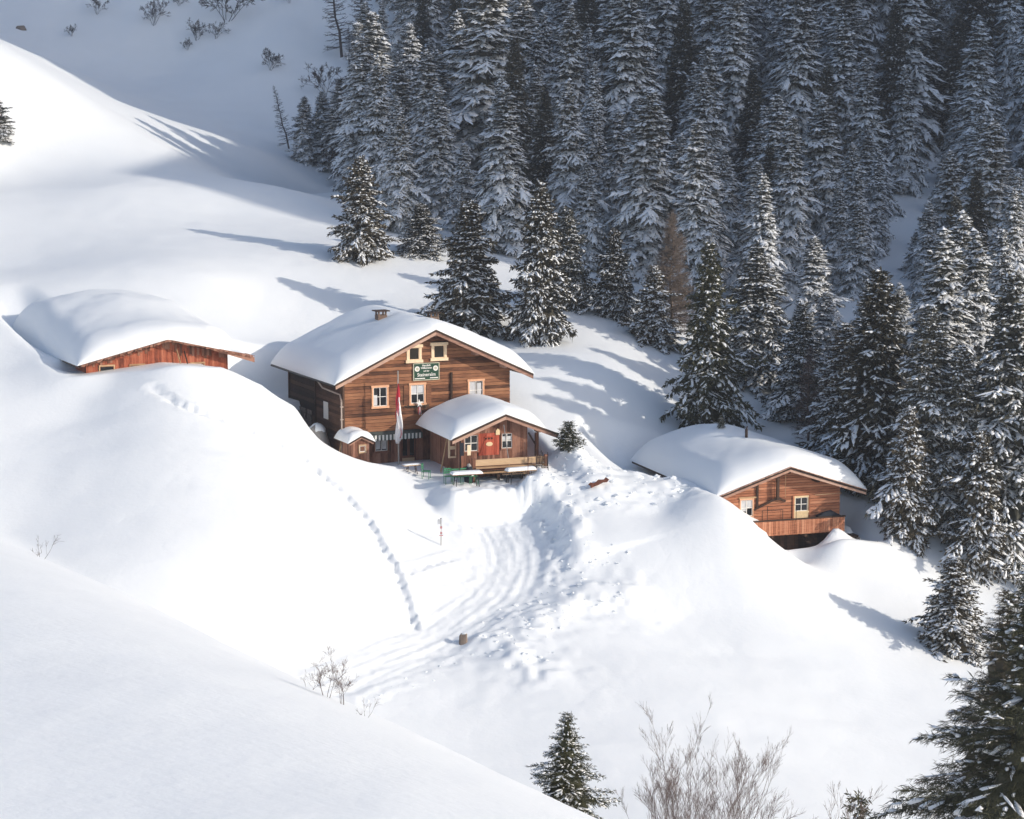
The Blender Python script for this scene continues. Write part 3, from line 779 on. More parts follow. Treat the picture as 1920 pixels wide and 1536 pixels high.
MB().prism([(-.42, A-1.32), (-.16, A-1.32), (-.16, A-1.05), (-.29, A-.92), (-.42, A-1.05)], EY-.06, EY-.012).build('birdhouse_panel', M['cream_panel'], ext)
MB().tube((-.12, -.95, A-3.0), (-.12, .05, A-.62), .025, n=6).build('thin_pole', M['grey_metal'], ext)
MB().box(-2.74, -2.52, -.75, -.70, A-2.25, A-1.62).build('notice_panel', M['attic_casing'], ext)
MB().box(-2.62, -2.57, -.73, -.69, -.1, A-2.30).build('notice_post', M['hut_wood'], ext)
MB().box(-3.02, -2.78, -.2, -.15, A-2.35, A-1.55).build('menu_board', M['cloth_dark'], ext)
for q, z_ in enumerate((A-2.2, A-2.0, A-1.8)): pass

# things on the terrace
def wpos(x, y, dz=0):
    a = to_world('ext', x, y, 0); return (a[0], a[1], ground_z(a[0], a[1])+dz)
def bench_table(name, label, x, y, rz, top, leg, snow, wd=1.9, dp=.55, ht=.72, cat='table'):
    o = empty(name, wpos(x, y), th+rz); tag(o, label, cat)
    for i in range(3): MB().box(-wd/2, wd/2, -dp/2+i*dp/3+.006, -dp/2+(i+1)*dp/3-.006, ht-.04, ht).build('top_board', top, o)
    for s in (-1, 1):
        for t_ in (-1, 1): MB().tube((s*(wd/2-.22), t_*(dp/2-.05), -.15), (s*(wd/2-.32), t_*(dp/2-.12), ht-.04), .022, n=6).build('leg', leg, o)
        MB().tube((s*(wd/2-.3), -dp/2+.1, ht*.45), (s*(wd/2-.3), dp/2-.1, ht*.45), .015, n=6).build('cross_bar', leg, o)
    if snow:
        V = snow_slab(o, dp/2, dp/2, ht, 0, -wd/2, wd/2, snow, int(x*7)+60, rf=.15, rb=.15, re=.16, rr=.1, over=.0, nx=14, ny=30, name='snow_layer'); V.rotation_euler = (0, 0, R(90))
    return o
bench_table('beer_table', 'folding table with a thick strip of snow before the porch railing', .1, -2.3, R(4), M['pale_wood'], M['black_metal'], .20)
bench_table('beer_table', 'folding table with snow on top beside the green chairs', -3.3, -2.2, R(-3), M['hut_wood'], M['black_metal'], .16, wd=1.9, dp=.7)
bench_table('bench', 'low pale bench at the porch foot behind the snowy table', .3, -1.65, 0, M['pale_wood'], M['black_metal'], 0, wd=2.2, dp=.28, ht=.45, cat='bench')
bench_table('bench', 'small wooden bench under the inn door', -5.6, 1.4, R(5), M['pale_wood'], M['dark_wood'], .08, wd=1.1, dp=.4, ht=.45, cat='bench')
def green_chair(x, y, rz, label):
    o = empty('garden_chair', wpos(x, y), th+rz); tag(o, label, 'chair', 'green slatted chairs on the inn terrace')
    for s in (-1, 1):
        MB().tube((s*.22, -.2, -.1), (s*.22, -.2, .44), .018, n=6).build('leg', M['green_paint'], o)
        MB().tube((s*.22, .2, -.1), (s*.22, .26, .92), .018, n=6).build('leg', M['green_paint'], o)
    for i in range(4): MB().box(-.24, .24, -.22+i*.115, -.125+i*.115, .44, .462).build('seat_slat', M['green_paint'], o)
    for i in range(3): MB().box(-.24, .24, .225+i*.012, .245+i*.012, .58+i*.12, .66+i*.12).build('back_slat', M['green_paint'], o)
for i, x_ in enumerate((-4.15, -3.62, -3.09, -2.56)):
    green_chair(x_, -1.35+.05*(i % 2), R(2*i-3), 'green slatted garden chair in the row against the annex flank')
green_chair(-4.95, .5, R(60), 'green slatted garden chair alone by the inn door')
# ladder, wall rack and dark bundle by the annex flank
ld = empty('ladder', wpos(-3.0, 2.5), th); tag(ld, 'weathered wooden ladder leaning on the annex flank', 'ladder')
for s in (0, .55): MB().tube((-.55+s*.25, -.5+s*.9, -.1), (-.05+s*.25, -.4+s*.9, 2.35-.3*s), .035, .03, 7).build('rail', M['pale_wood'], ld)
for i in range(5):
    t_ = .18+i*.19; MB().tube((-.55+.5*t_, -.5+.1*t_, -.1+2.4*t_), (-.41+.5*t_, 0+.1*t_, -.1+2.25*t_), .022, n=6).build('rung', M['pale_wood'], ld)
rk = empty('wall_rack', wpos(-2.85, 1.75), th); tag(rk, 'white open wall rack with two square holes at the annex corner', 'rack')
MB().box(-.28, -.18, -.06, .06, .95, 2.2).box(.18, .28, -.06, .06, .95, 2.2).box(-.18, .18, -.06, .06, .95, 1.05).box(-.18, .18, -.06, .06, 1.48, 1.68).box(-.18, .18, -.06, .06, 2.05, 2.2).build('frame', M['attic_casing'], rk)
MB().box(-.25, -.20, .06, .10, -.1, .95).box(.20, .25, .06, .10, -.1, .95).build('leg', M['hut_wood'], rk)
bn = empty('covered_barrel', wpos(-2.75, -1.0), th); tag(bn, 'dark cloth-covered barrel at the corner of the porch', 'barrel')
bb = MB()
for r0, r1, z0, z1 in ((.24,.30,-.1,.35),(.30,.27,.35,.75),(.27,.16,.75,1.0)): bb.tube((0,0,z0),(0,0,z1),r0,r1,12)
bb.build('body', M['cloth_dark'], bn, True)
MB().tube((.02, -.05, .98), (-.02, -.02, 1.16), .15, .08, 10).build('lid', M['canvas'], bn)
MB().box(.08, .20, -.335, -.31, .42, .62).build('label_plate', M['white_paint'], bn)
# sledges leaning by the heap at the porch end
for i in range(2):
    o = empty('sledge', wpos(1.55+.38*i, -1.55-.1*i), th+R(-15)); tag(o, ('toboggan leaning on the porch end, beside the bench' if i == 0 else 'toboggan leaning on the porch end, next to the snow heap'), 'sledge', 'toboggans leaning at the porch end')
    for s in (-.16, .16): MB().poly_tube([(s, -.35, -.05), (s, .05, .75), (s, .10, .98), (s, .02, 1.08)], [.022]*4, 6).build('runner', M['black_metal'], o)
    for k in range(4): MB().box(-.17+k*.09, -.10+k*.09, -.06, -.04, .12, .85).build('slat', M['dark_wood'], o)
    for k in (0, 1): MB().beam((-.18, -.22+k*.22, .25+k*.42), (.18, -.22+k*.22, .25+k*.42), .04, .04).build('crossbar', M['canvas'], o)

# ------------------------------------------------------------------ right-hand chalet
loc, th, A = base_of('right'); SR = .330
rc = empty('chalet', loc, th); tag(rc, 'smaller orange-brown log chalet with a boarded balcony, half drifted in', 'chalet')
RY = .9
wR = (-2.42, A-2.48, .93, 1.15); dR = (1.2, A-2.72, 1.0, 1.50)
opsR = [(wR[0]-.42, wR[0]+.42, wR[1]-.53, wR[1]+.53), (.75, 1.65, A-3.45, A-2.02)]
plank_wall(rc, 'front_wall', M['right_wood'], -3.85, 3.8, A-4.25, A, RY, A, SR, .17, opsR, 51)
window(rc, wR[0], wR[1], wR[2], wR[3], RY, M['casing'], cas=.08, curtain=[(.05,.46,.3,.95),(.54,.95,.5,.95)])
MB().box(-2.95, -1.75, RY-.09, RY-.01, A-1.88, A-1.80).build('window_head', M['pale_wood'], rc)
dd = window(rc, 1.2, A-2.45, 1.0, 1.0, RY, M['cream_panel'], cas=.08); dd.name = 'door_window'
dr = MB().box(.72, 1.68, RY-.05, RY+.06, A-4.2, A-2.96).build('door', M['cream_panel'], rc)
for x_ in (.66, 1.72): MB().box(x_-.05, x_+.05, RY-.07, RY+.0, A-4.2, A-1.9).build('door_post', M['right_wood'], rc)
bd = MB().prism([(-3.8, -.4), (3.75, -.4), (3.75, A-.27-3.75*SR), (0, A-.27), (-3.8, A-.27-3.8*SR)], RY+.27, 13.4).build('side_wall', M['right_wood'], rc)
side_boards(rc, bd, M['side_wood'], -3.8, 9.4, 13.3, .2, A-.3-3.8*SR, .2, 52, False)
rr_ = gable_roof(rc, 4.72, 5.1, A, SR, 0, 14.0, th=.13, verge=.16, purlins=(-2.3, 0, 1.95), wall_y=RY, purlin_mat=M['dark_wood'])
for i in range(34):                                            # shingle ends along the front edge
    s = -1 if i < 17 else 1; k = i % 17; h = 4.72 if s < 0 else 5.1
    xa = (k+.06)*h/17; xb = (k+.92)*h/17; 
    MB().prism(sorted_poly([(s*xa, A-xa*SR+.032), (s*xb, A-xb*SR+.032), (s*xb, A-xb*SR+.075), (s*xa, A-xa*SR+.075)]), -.10-.02*(k % 3), .4).build('shingle', M['verge_wood'], rr_)
snow_slab(rr_, 4.72, 5.05, A+.06, SR, .08, 14.0, 1.15, 53, rf=2.2, rb=2.0, re=1.5, rr=1.6, dent=[(-.8, 9.5, 2.2, .5)])
# hanging post, thin rod; dark braces and wall upright are bracket shadow built as wood
br = MB().box(-.60, -.44, .52, .68, A-2.05, A-.20).build('king_post', M['dark_wood'], rc)
MB().beam((-.52, .60, A-1.90), (-1.95, RY-.02, A-2.62), .10, .12).build('brace', M['dark_wood'], br)  # left arm of the bracket's shadow, modelled in dark wood
MB().beam((-.52, .60, A-1.90), (.12, RY-.02, A-2.20), .10, .12).build('brace', M['dark_wood'], br)  # right arm of the same shadow shape
MB().box(-1.82, -1.68, RY-.10, RY-.01, A-2.55, A-.85).build('shadow_post', M['dark_wood'], rc)  # upright of that shadow on the wall, built as a dark strip
MB().tube((-.06, .5, A-1.9), (-.06, .5, A-.3), .018, n=6).build('rod', M['pale_wood'], rc)
MB().tube((1.9, .45, A-1.85), (3.7, .45, A-1.82), .016, n=6).build('drying_line', M['pale_wood'], rc)
# balcony
bl = MB().box(-3.5, 3.62, -.12, RY-.02, A-4.07, A-3.99).build('balcony', M['right_wood'], rc)
MB().box(-3.55, 3.66, -.20, -.02, A-3.17, A-3.10).build('hand_rail', M['dark_wood'], bl)
MB().box(-3.5, 3.62, -.14, -.06, A-3.99, A-3.91).build('bottom_rail', M['dark_wood'], bl)
rb_ = random.Random(6); x = -3.5
while x < 3.58:
    w_ = rb_.uniform(.12, .17); MB().box(x+.009, min(x+w_, 3.61)-.009, -.175+rb_.uniform(-.006, .006), -.145, A-4.03+rb_.uniform(-.02, .02), A-3.18).build('baluster_board', M['right_wood'], bl); x += w_
for s in (-.5, 1.1, 3.5): MB().box(s-.05, s+.05, -.10, -.0, A-3.99, A-3.17).build('baluster_post', M['dark_wood'], bl)
for x_ in (-3.3, -1.1, 1.1, 3.3): MB().box(x_-.09, x_+.09, -.05, RY+.2, A-4.27, A-4.08).build('joist', M['dark_wood'], bl)
cel = board_wall(rc, 'cellar_wall', M['dark_wood'], -3.7, 3.7, -.5, RY+.05, lambda x: A-4.27, .25, [], 55)
MB().box(3.72, 4.45, -.4, .6, A-4.45, A-4.33).build('ledge', M['dark_wood'], rc)
for i in range(6):
    MB().box(4.30+.03*i, 4.52+.03*i, -.45-.02*i, -.15, A-4.68-.27*i, A-4.45-.27*i).build('wall_stone', M['stone'], rc)
# stove pipe and the tip of a little spruce show above the snow
MB().tube((.0, 6.4, A-.2), (.0, 6.4, A+1.42), .09, n=10).tube((.0, 6.4, A+1.42), (.06, 6.4, A+1.62), .05, .04, n=8).build('stove_pipe', M['dark_wood'], rc)
# racks and dark cover kept on the balcony
for i, (x_, w_, h_) in enumerate(((-1.05, 1.35, .62), (-.35, 1.9, .82))):
    o = empty('drying_rack', to_world('right', x_, .15+.18*i, A-3.98), th); tag(o, ('lower' if i == 0 else 'taller')+' thin metal rack standing on the balcony of the smaller chalet', 'rack')
    for s in (-1, 1): MB().tube((s*w_/2, 0, 0), (s*w_/2, 0, .8+h_), .017, n=6).build('upright', M['black_metal'], o)
    MB().tube((-w_/2, 0, .8+h_), (w_/2, 0, .8+h_), .017, n=6).build('top_bar', M['black_metal'], o)
o = empty('dark_cover', to_world('right', 2.75, .3, A-3.98), th); tag(o, 'black peaked tarpaulin poking over the balcony rail', 'cover')
MB().add([(-.75,-.25,0),(.75,-.25,0),(.75,.25,0),(-.75,.25,0),(-.75,-.25,.88),(.75,-.25,.84),(.75,.25,.84),(-.75,.25,.88),(-.25,0,1.12),(.12,0,1.20)],
         [(0,3,2,1),(0,1,5,4),(1,2,6,5),(2,3,7,6),(3,0,4,7),(4,5,9,8),(6,7,8,9),(5,6,9),(7,4,8)]).build('tarpaulin', M['cloth_dark'], o)

# ------------------------------------------------------------------ left-hand barn
loc, th, A = base_of('left'); SB = .235
lb = empty('barn', loc, th); tag(lb, 'low weathered red barn almost buried under a huge snow dome', 'barn')
LY = .75
topL = lambda x: A-.12-abs(x-.3)*SB
wL = [(-3.4, A-1.78, 1.0, .75), (-1.5, A-1.75, 1.0, .62), (2.36, A-1.86, .95, .65)]
opsL = [(x-w_/2+.05, x+w_/2-.05, z-h_/2+.05, z+h_/2-.05) for x, z, w_, h_ in wL]
fw = board_wall(lb, 'front_wall', M['red_wood'], -4.7, 4.35, -.8, LY, topL, .15, opsL, 61, rag=.10)
rl_ = random.Random(9)
for i in range(54):                                            # short upper shingles
    x_ = -4.3 + i*.158
    MB().box(x_, x_+.15, LY-.03, LY-.010, topL(x_)-.12-rl_.uniform(0, .5)*(1.2 if 0 < x_ < 3.5 else .6), topL(x_+.075)+.02).build('shingle', M['hut_wood'] if rl_.random() < .6 else M['red_wood'], fw)
for x, z, w_, h_ in wL: window(lb, x, z, w_, h_, LY, M['pale_wood'], bars=False, cas=.07, sash=M['hut_wood'])
MB().prism([(-4.65, -.8), (4.3, -.8), (4.3, topL(4.3)-.04), (.3, topL(.3)-.04), (-4.65, topL(-4.65)-.04)], LY+.24, 15.5).build('side_wall', M['red_wood'], lb)
rfl = MB().prism([(-5.3, A-5.6*SB-.1), (.3, A-.1), (5.75, A-5.45*SB-.1), (5.75, A-5.45*SB), (.3, A), (-5.3, A-5.6*SB)], .12, 18.0).build('roof', M['dark_wood'], lb)
for i in range(46):                                            # ragged shingle edge
    x_ = -5.2 + i*.238; zt = A-abs(x_-.3)*SB; zt2 = A-abs(x_+.23-.3)*SB
    MB().prism(sorted_poly([(x_, zt-.09*rl_.random()), (x_+.225, zt2-.09*rl_.random()), (x_+.225, zt2+.05), (x_, zt+.05)]), -.02-rl_.uniform(0, .16), .11).build('shingle', M['hut_wood'], rfl)
for i in range(9):                                             # bare boards on the right eave
    y_ = .02+i*.14; MB().beam((3.6+.12*(i % 2), y_+.0, A-(3.3+.12*(i % 2))*SB+.075), (5.86, y_, A-5.5*SB+.06), .13, .03).build('roof_board', M['hut_wood'], rfl)
MB().prism(sorted_poly([(3.35, A-3.05*SB-.02), (5.86, A-5.56*SB-.02), (5.86, A-5.56*SB-.34), (3.35, A-3.05*SB-.10)]), .02, .08).build('verge_board', M['hut_wood'], rfl)
def barn_t(X, Y): return (1-.97*sstep(2.9, 4.3, X)*(1-sstep(1.3, 3.2, Y)))*(1+.75*sstep(2.5, 12, Y))
snow_slab(rfl, 5.6, 5.2, A, SB, .14, 18.0, 1.28, 63, rf=2.6, rb=2.5, re=1.9, rr=1.8, tfun=barn_t).location = (.3, 0, .05)
for i, (x_, l_) in enumerate(((1.15, 1.75), (1.55, 1.6))):
    o = MB().tube((0, 0, -.6), (-.55+.1*i, .28, l_), .055, .04, 8).build('leaning_pole', M['pale_wood'] if i == 0 else M['dark_wood'])
    o.location = to_world('left', x_+.35, .22, A-2.35); o.rotation_euler = (0, 0, th)
    tag(o, ('pale' if i == 0 else 'dark')+' pole leaning against the red barn front', 'pole')

# ------------------------------------------------------------------ small things in the snow
M['faded_red'] = plain('faded_red', (.50, .22, .22), .8, .15)
x, y, z = on_ground(827, 1021)
mk = empty('marker_pole', (x, y, z)); tag(mk, 'thin snow marker pole with faded red and white signs by the track', 'marker')
hm = at(827, 973, y)[2]-z
MB().tube((0, 0, -.3), (0, 0, hm), .028, n=8).build('pole', M['grey_metal'], mk)
MB().tube((0, 0, hm), (0, 0, hm+.05), .035, n=8).build('knob', M['black_metal'], mk)
MB().box(-.19, -.035, -.01, .01, hm-.30, hm-.02).build('grey_plate', M['curtain'], mk)
for i, (a, b, mm) in enumerate(((-.55, -.42, 'faded_red'), (-.72, -.58, 'flag_white'), (-.86, -.75, 'faded_red'))): MB().box(-.05, .07, -.05, -.035, hm+a, hm+b).build('sign_plate', M[mm], mk)
MB().beam((-.09, -.04, hm-.95), (.12, -.04, hm-.95), .02, .05).build('cross_piece', M['faded_red'], mk)
x, y, z = on_ground(869, 1203)
sm_ = empty('tree_stump', (x, y, z), R(20)); tag(sm_, 'grey cut stump poking out of the snow beside the track', 'stump')
sb_ = MB(); rs = random.Random(3); ring = [(.20*(1+rs.uniform(-.15, .15))*math.cos(2*math.pi*i/10), .20*(1+rs.uniform(-.15, .15))*math.sin(2*math.pi*i/10)) for i in range(10)]
vv = [(a*1.15, b*1.15, -.3) for a, b in ring] + [(a, b, .42+rs.uniform(-.06, .07)) for a, b in ring]
sb_.add(vv, [(i, (i+1) % 10, (i+1) % 10+10, i+10) for i in range(10)] + [tuple(range(10, 20))]); sb_.build('trunk', M['larch_twig'], sm_)
blob(sm_, 'snow_cap', M['roof_snow'], .06, .03, .43, .14, .13, .06, 71)
x, y, z = on_ground(1125, 917)
rp = empty('rusty_sheet', (x, y, z), R(38)); tag(rp, 'rusty broken roof sheet sticking out of the ploughed snow', 'scrap')
V = [];
for i in range(8):
    for j in (0, 1): V.append((-.75+i*.2, -.10+j*.30+.04*math.sin(i*2), .06+.05*math.sin(i*1.9)+.10*j+i*.035))
MB().add(V, [(2*i, 2*i+2, 2*i+3, 2*i+1) for i in range(7)]).build('sheet', M['rust'], rp).modifiers.new('t', 'SOLIDIFY').thickness = .03
MB().beam((-.7, 0, .0), (.7, .12, .30), .09, .07).build('batten', M['rust'], rp)
x, y, z = on_ground(990, 905)
wp = MB().tube((0, 0, -.2), (0, 0, 1.25), .018, n=6).build('snow_stake', M['rust']); wp.location = (x, y, z); tag(wp, 'thin reddish snow stake on the bank beside the terrace', 'stake')
x, y, z = on_ground(40, 58, 200)
rk_ = blob(None, 'rock', M['stone'], 0, 0, -.2, .75, .5, .65, 77, .3); rk_.location = (x, y, z); tag(rk_, 'dark rock sticking out of the shaded far slope', 'rock')

# broken snow clods thrown up by the plough
def clods(name, spec, seed):
    rng = np.random.RandomState(seed); V = []; Fc = []
    oc = np.array([(1,0,0),(-1,0,0),(0,1,0),(0,-1,0),(0,0,1),(0,0,-1),(.7,.7,.5),(-.7,.7,.5),(.7,-.7,.5),(-.7,-.7,.5)], float)
    bmt = bmesh.new(); [bmt.verts.new(p) for p in oc]; hull = bmesh.ops.convex_hull(bmt, input=bmt.verts); bmt.verts.index_update()
    tri = [[v.index for v in f.verts] for f in bmt.faces]; tri = [t for t in tri if len(t) == 3]; bmt.free()
    for (x, y, r) in spec:
        k = oc*r*(1+.35*rng.randn(len(oc), 1)*.6)*np.array([1+.3*rng.randn(), 1+.3*rng.randn(), .75]); a = rng.rand()*6.28
        c, s_ = math.cos(a), math.sin(a); z = ground_z(x, y)
        n = len(V); V += [(x+p[0]*c-p[1]*s_, y+p[0]*s_+p[1]*c, z+p[2]*.8-r*.05) for p in k]; Fc += [[i+n for i in t] for t in tri]
    o = link(name, np_mesh(name, np.array(V), np.array(Fc)), M['roof_snow']); tag(o, kind='stuff'); return o
rc_ = np.random.RandomState(12); spec = []
def along(P, n, sd, r0, r1, off=0.):
    L = np.r_[0, np.cumsum(np.hypot(*np.diff(P, axis=0).T))]
    for _ in range(n):
        a = rc_.rand()*L[-1]; x = np.interp(a, L, P[:,0]); y = np.interp(a, L, P[:,1])
        x2 = np.interp(a+.1, L, P[:,0])-x; y2 = np.interp(a+.1, L, P[:,1])-y; q = math.hypot(x2, y2)+1e-9; o = off+rc_.randn()*sd
        spec.append((x-y2/q*o, y+x2/q*o, r0+(r1-r0)*rc_.rand()**3))
along(BANK, 200, .9, .03, .14, .5); along(BERM, 170, 1.0, .03, .15); along(PATH[:-1], 160, .4, .03, .11, 2.6)
for _ in range(70):
    a = to_world('right', rc_.uniform(-12, -5.6), rc_.uniform(.5, 7), 0); spec.append((a[0], a[1], .05+.22*rc_.rand()**3))
for _ in range(120):
    a = to_world('ext', rc_.uniform(2.6, 6), rc_.uniform(-3, 2), 0); spec.append((a[0], a[1], .04+.15*rc_.rand()**3))
clods('snow_clods', spec, 3)
# ------------------------------------------------------------------ trees
def frames(D):
    """orthonormal frames for directions D (n,3): forward, side (horizontal), up"""
    D = D/np.linalg.norm(D, axis=1, keepdims=True)
    up0 = np.zeros_like(D); up0[:,2] = 1
    Sd = np.cross(D, up0); ln = np.linalg.norm(Sd, axis=1, keepdims=True); Sd = np.where(ln > 1e-3, Sd/np.maximum(ln, 1e-6), np.array([1., 0, 0]))
    U = np.cross(Sd, D); return D, Sd, U

def spruce(seed, H, Rb, dens=1.0, snow=1.0, droop=.35, whorl=.42, blade=.26, nbl=7, taper=.85, base=.06, bare_top=.0, twig_sp=.34, snow_sz=1.0, irregular=.25, blade_w=.30, far=False):
    rng = np.random.RandomState(seed)
    P, D, L, W, HT = [], [], [], [], []         # twigs: start, direction, length, height fraction
    z = H*base
    azi = rng.rand()*6.28
    sides = 1 + irregular*rng.randn(12)*.6
    while z < H*.985:
        t = z/H
        rad = Rb*((1-t)**taper)*(1+.13*rng.randn())
        if t < .16: rad *= .72+1.75*t
        nb = max(3, int(round((5.0+3.5*(1-t))*dens)))
        azi += rng.rand()*2
        for k in range(nb):
            a = azi + 6.283*k/nb + rng.randn()*.22
            Lb = max(.12, rad*(1+.27*rng.randn())*(.75+.25*sides[int((a % 6.283)/6.283*12) % 12]))
            dz0 = .28*(t-.45) + .06*rng.randn(); dr = droop*(1.15-t)*(1+.45*rng.randn())
            ca, sa = math.cos(a), math.sin(a); zj = z + (rng.rand()-.5)*whorl*1.5*(1-.5*t)
            n = max(2, int(Lb/twig_sp)+1)
            for i in range(n+1):
                s = .10+.90*i/n
                p = np.array([ca*s*Lb, sa*s*Lb, zj + dz0*s*Lb - dr*s*s*Lb + .18*max(0, s-.6)*Lb])
                slope = dz0-2*dr*s+(.18 if s > .6 else 0)
                if i == n:
                    P.append(p-np.array([ca, sa, slope])*.12*Lb); D.append((ca, sa, slope-.05)); L.append(.10*Lb+.22); HT.append(t)
                else:
                    for sg in (-1, 1):
                        if rng.rand() > .93: continue
                        b = a + sg*(.95-.35*s+.2*rng.randn())
                        l = (.42*Lb*(1.05-s)+.14+.06*Lb)*(1+.2*rng.randn())
                        P.append(p); D.append((math.cos(b), math.sin(b), slope*.8-.12+.10*rng.randn())); L.append(max(.12, l)); HT.append(t)
                    P.append(p); D.append((ca, sa, slope)); L.append(Lb/n*1.1); HT.append(t)
        z += whorl*(1-.45*t)*(1+.2*rng.randn())
    P.append(np.array([0, 0, H*.93])); D.append((.02, .02, 1)); L.append(H*.07); HT.append(1.)
    P, D, L, HT = np.array(P), np.array(D), np.array(L), np.array(HT)
    F, Sd, U = frames(D); n = len(P)
    # needle blades
    V = []; 
    for k in range(nbl):
        s = rng.rand(n)*.95; st = P + F*(s*L)[:,None]
        lat = rng.randn(n)*.75; dn = rng.randn(n)*.55-.30
        dd = F*(.75+.4*rng.rand(n))[:,None] + Sd*lat[:,None] + U*dn[:,None]; dd /= np.linalg.norm(dd, axis=1, keepdims=True)
        ln = blade*(.65+.7*rng.rand(n))*np.clip(L*1.6+.35, .5, 1.15)
        wv = np.cross(dd, rng.randn(n, 3)); wv /= np.linalg.norm(wv, axis=1, keepdims=True)+1e-6; wv *= (ln*blade_w*.5)[:,None]
        V.append(np.stack([st-wv*.6, st+dd*(ln*.45)[:,None]+wv, st+dd*ln[:,None], st+dd*(ln*.45)[:,None]-wv], 1))
    V = np.concatenate(V)
    if far: V = np.stack([V[:,0]+(V[:,0]-V[:,3])*.8, V[:,2], V[:,3]], 1)      # distant trees: plain triangular sprays
    nk = V.shape[1]; V = V.reshape(-1, 3); fq = np.arange(len(V)).reshape(-1, nk)
    # dark inner core so that the crown is not transparent
    nr, ns = 10, 9; cv = []; 
    for i in range(nr+1):
        t = base*.9 + (.93-base)*i/nr
        for k in range(ns):
            r = Rb*((1-t)**taper)*.42*(1+.35*rng.randn())*(1 if i else .35); a = 6.283*k/ns
            cv.append((r*math.cos(a), r*math.sin(a), t*H-.25*r))
    o = len(V); cf = [(o+i*ns+k, o+i*ns+(k+1) % ns, o+(i+1)*ns+(k+1) % ns, o+(i+1)*ns+k) for i in range(nr) for k in range(ns)]
    if far: cf = [t for q in cf for t in ((q[0], q[1], q[2]), (q[0], q[2], q[3]))]
    crown = np_mesh('crown', np.r_[V, np.array(cv)], np.r_[fq, np.array(cf)])
    # snow pads on the twigs
    keep = rng.rand(n) < np.clip(snow*(.55+.22*rng.rand(n)), 0, 1)
    keep[-1] = False
    kp, kF, kS, kU, kL = P[keep], F[keep], Sd[keep], U[keep], L[keep]; m = len(kp)
    sm = None
    if m:
        hl = np.clip(kL*(.45+.30*rng.rand(m)), .09, .60)*snow_sz; wd = (.055+.075*rng.rand(m)**2+.05*kL)*snow_sz; hh = (.04+.09*rng.rand(m)**2)*snow_sz
        c = kp + kF*(kL*.55)[:,None]
        pl = far and snow > .7; ng = 5 if pl else 6; ang = np.arange(ng)*2*math.pi/ng
        rows = []
        for (sc, zz) in (((1.0, -.1),) if pl else ((1.0, -.25), (.80, .55))):
            for a in ang:
                jit = 1+.28*rng.randn(m)
                rows.append(c + kF*(hl*math.cos(a)*sc*jit)[:,None] + kS*(wd*math.sin(a)*sc*jit)[:,None] + kU*(hh*zz)[:,None])
        rows.append(c + kU*(hh*(1+.3*rng.randn(m)))[:,None] + kF*(hl*.2*rng.randn(m))[:,None])
        SV = np.stack(rows, 1).reshape(-1, 3); tri = []
        for i in range(ng):
            j = (i+1) % ng; tri += [(i, j, ng)] if pl else [(i, j, 6+j), (i, 6+j, 6+i), (6+i, 6+j, 12)]
        ft = (np.array(tri)[None] + (np.arange(m)*(ng+1 if pl else 13))[:,None,None]).reshape(-1, 3)
        sm = np_mesh('snow_load', SV, ft, True)
    tb = MB(); tb.tube((0, 0, -.6), (0, 0, H*.45), .018*H+.03, .011*H+.02, 7); tb.tube((0, 0, H*.45), (0, 0, H*.97), .011*H+.02, .01, 6)
    tm = bpy.data.meshes.new('trunk'); tm.from_pydata(tb.v, [], tb.f); tm.update()
    return dict(H=H, R=Rb, crown=crown, snow=sm, trunk=tm)

def place_spruce(var, x, y, z, H, wscale, rz, label, needle, group=None, lean=(0, 0), name='spruce_tree', cat='tree'):
    o = empty(name, (x, y, z-.15), rz); k = H/var['H']; o.scale = (k*wscale, k*wscale, k); o.rotation_euler = (lean[0], lean[1], rz)
    tag(o, label, cat, group)
    for nm, me, mt in (('trunk', var['trunk'], M['bark']), ('crown', var['crown'], M[needle]), ('snow_load', var['snow'], M['tree_snow'])):
        if me is None: continue
        if not me.materials: me.materials.append(mt)
        c = bpy.data.objects.new(nm, me); COL.objects.link(c); c.parent = o
        if nm == 'snow_load': c['kind'] = 'stuff'
        if me.materials[0] is not mt: c.material_slots[0].link = 'OBJECT'; c.material_slots[0].material = mt
    return o

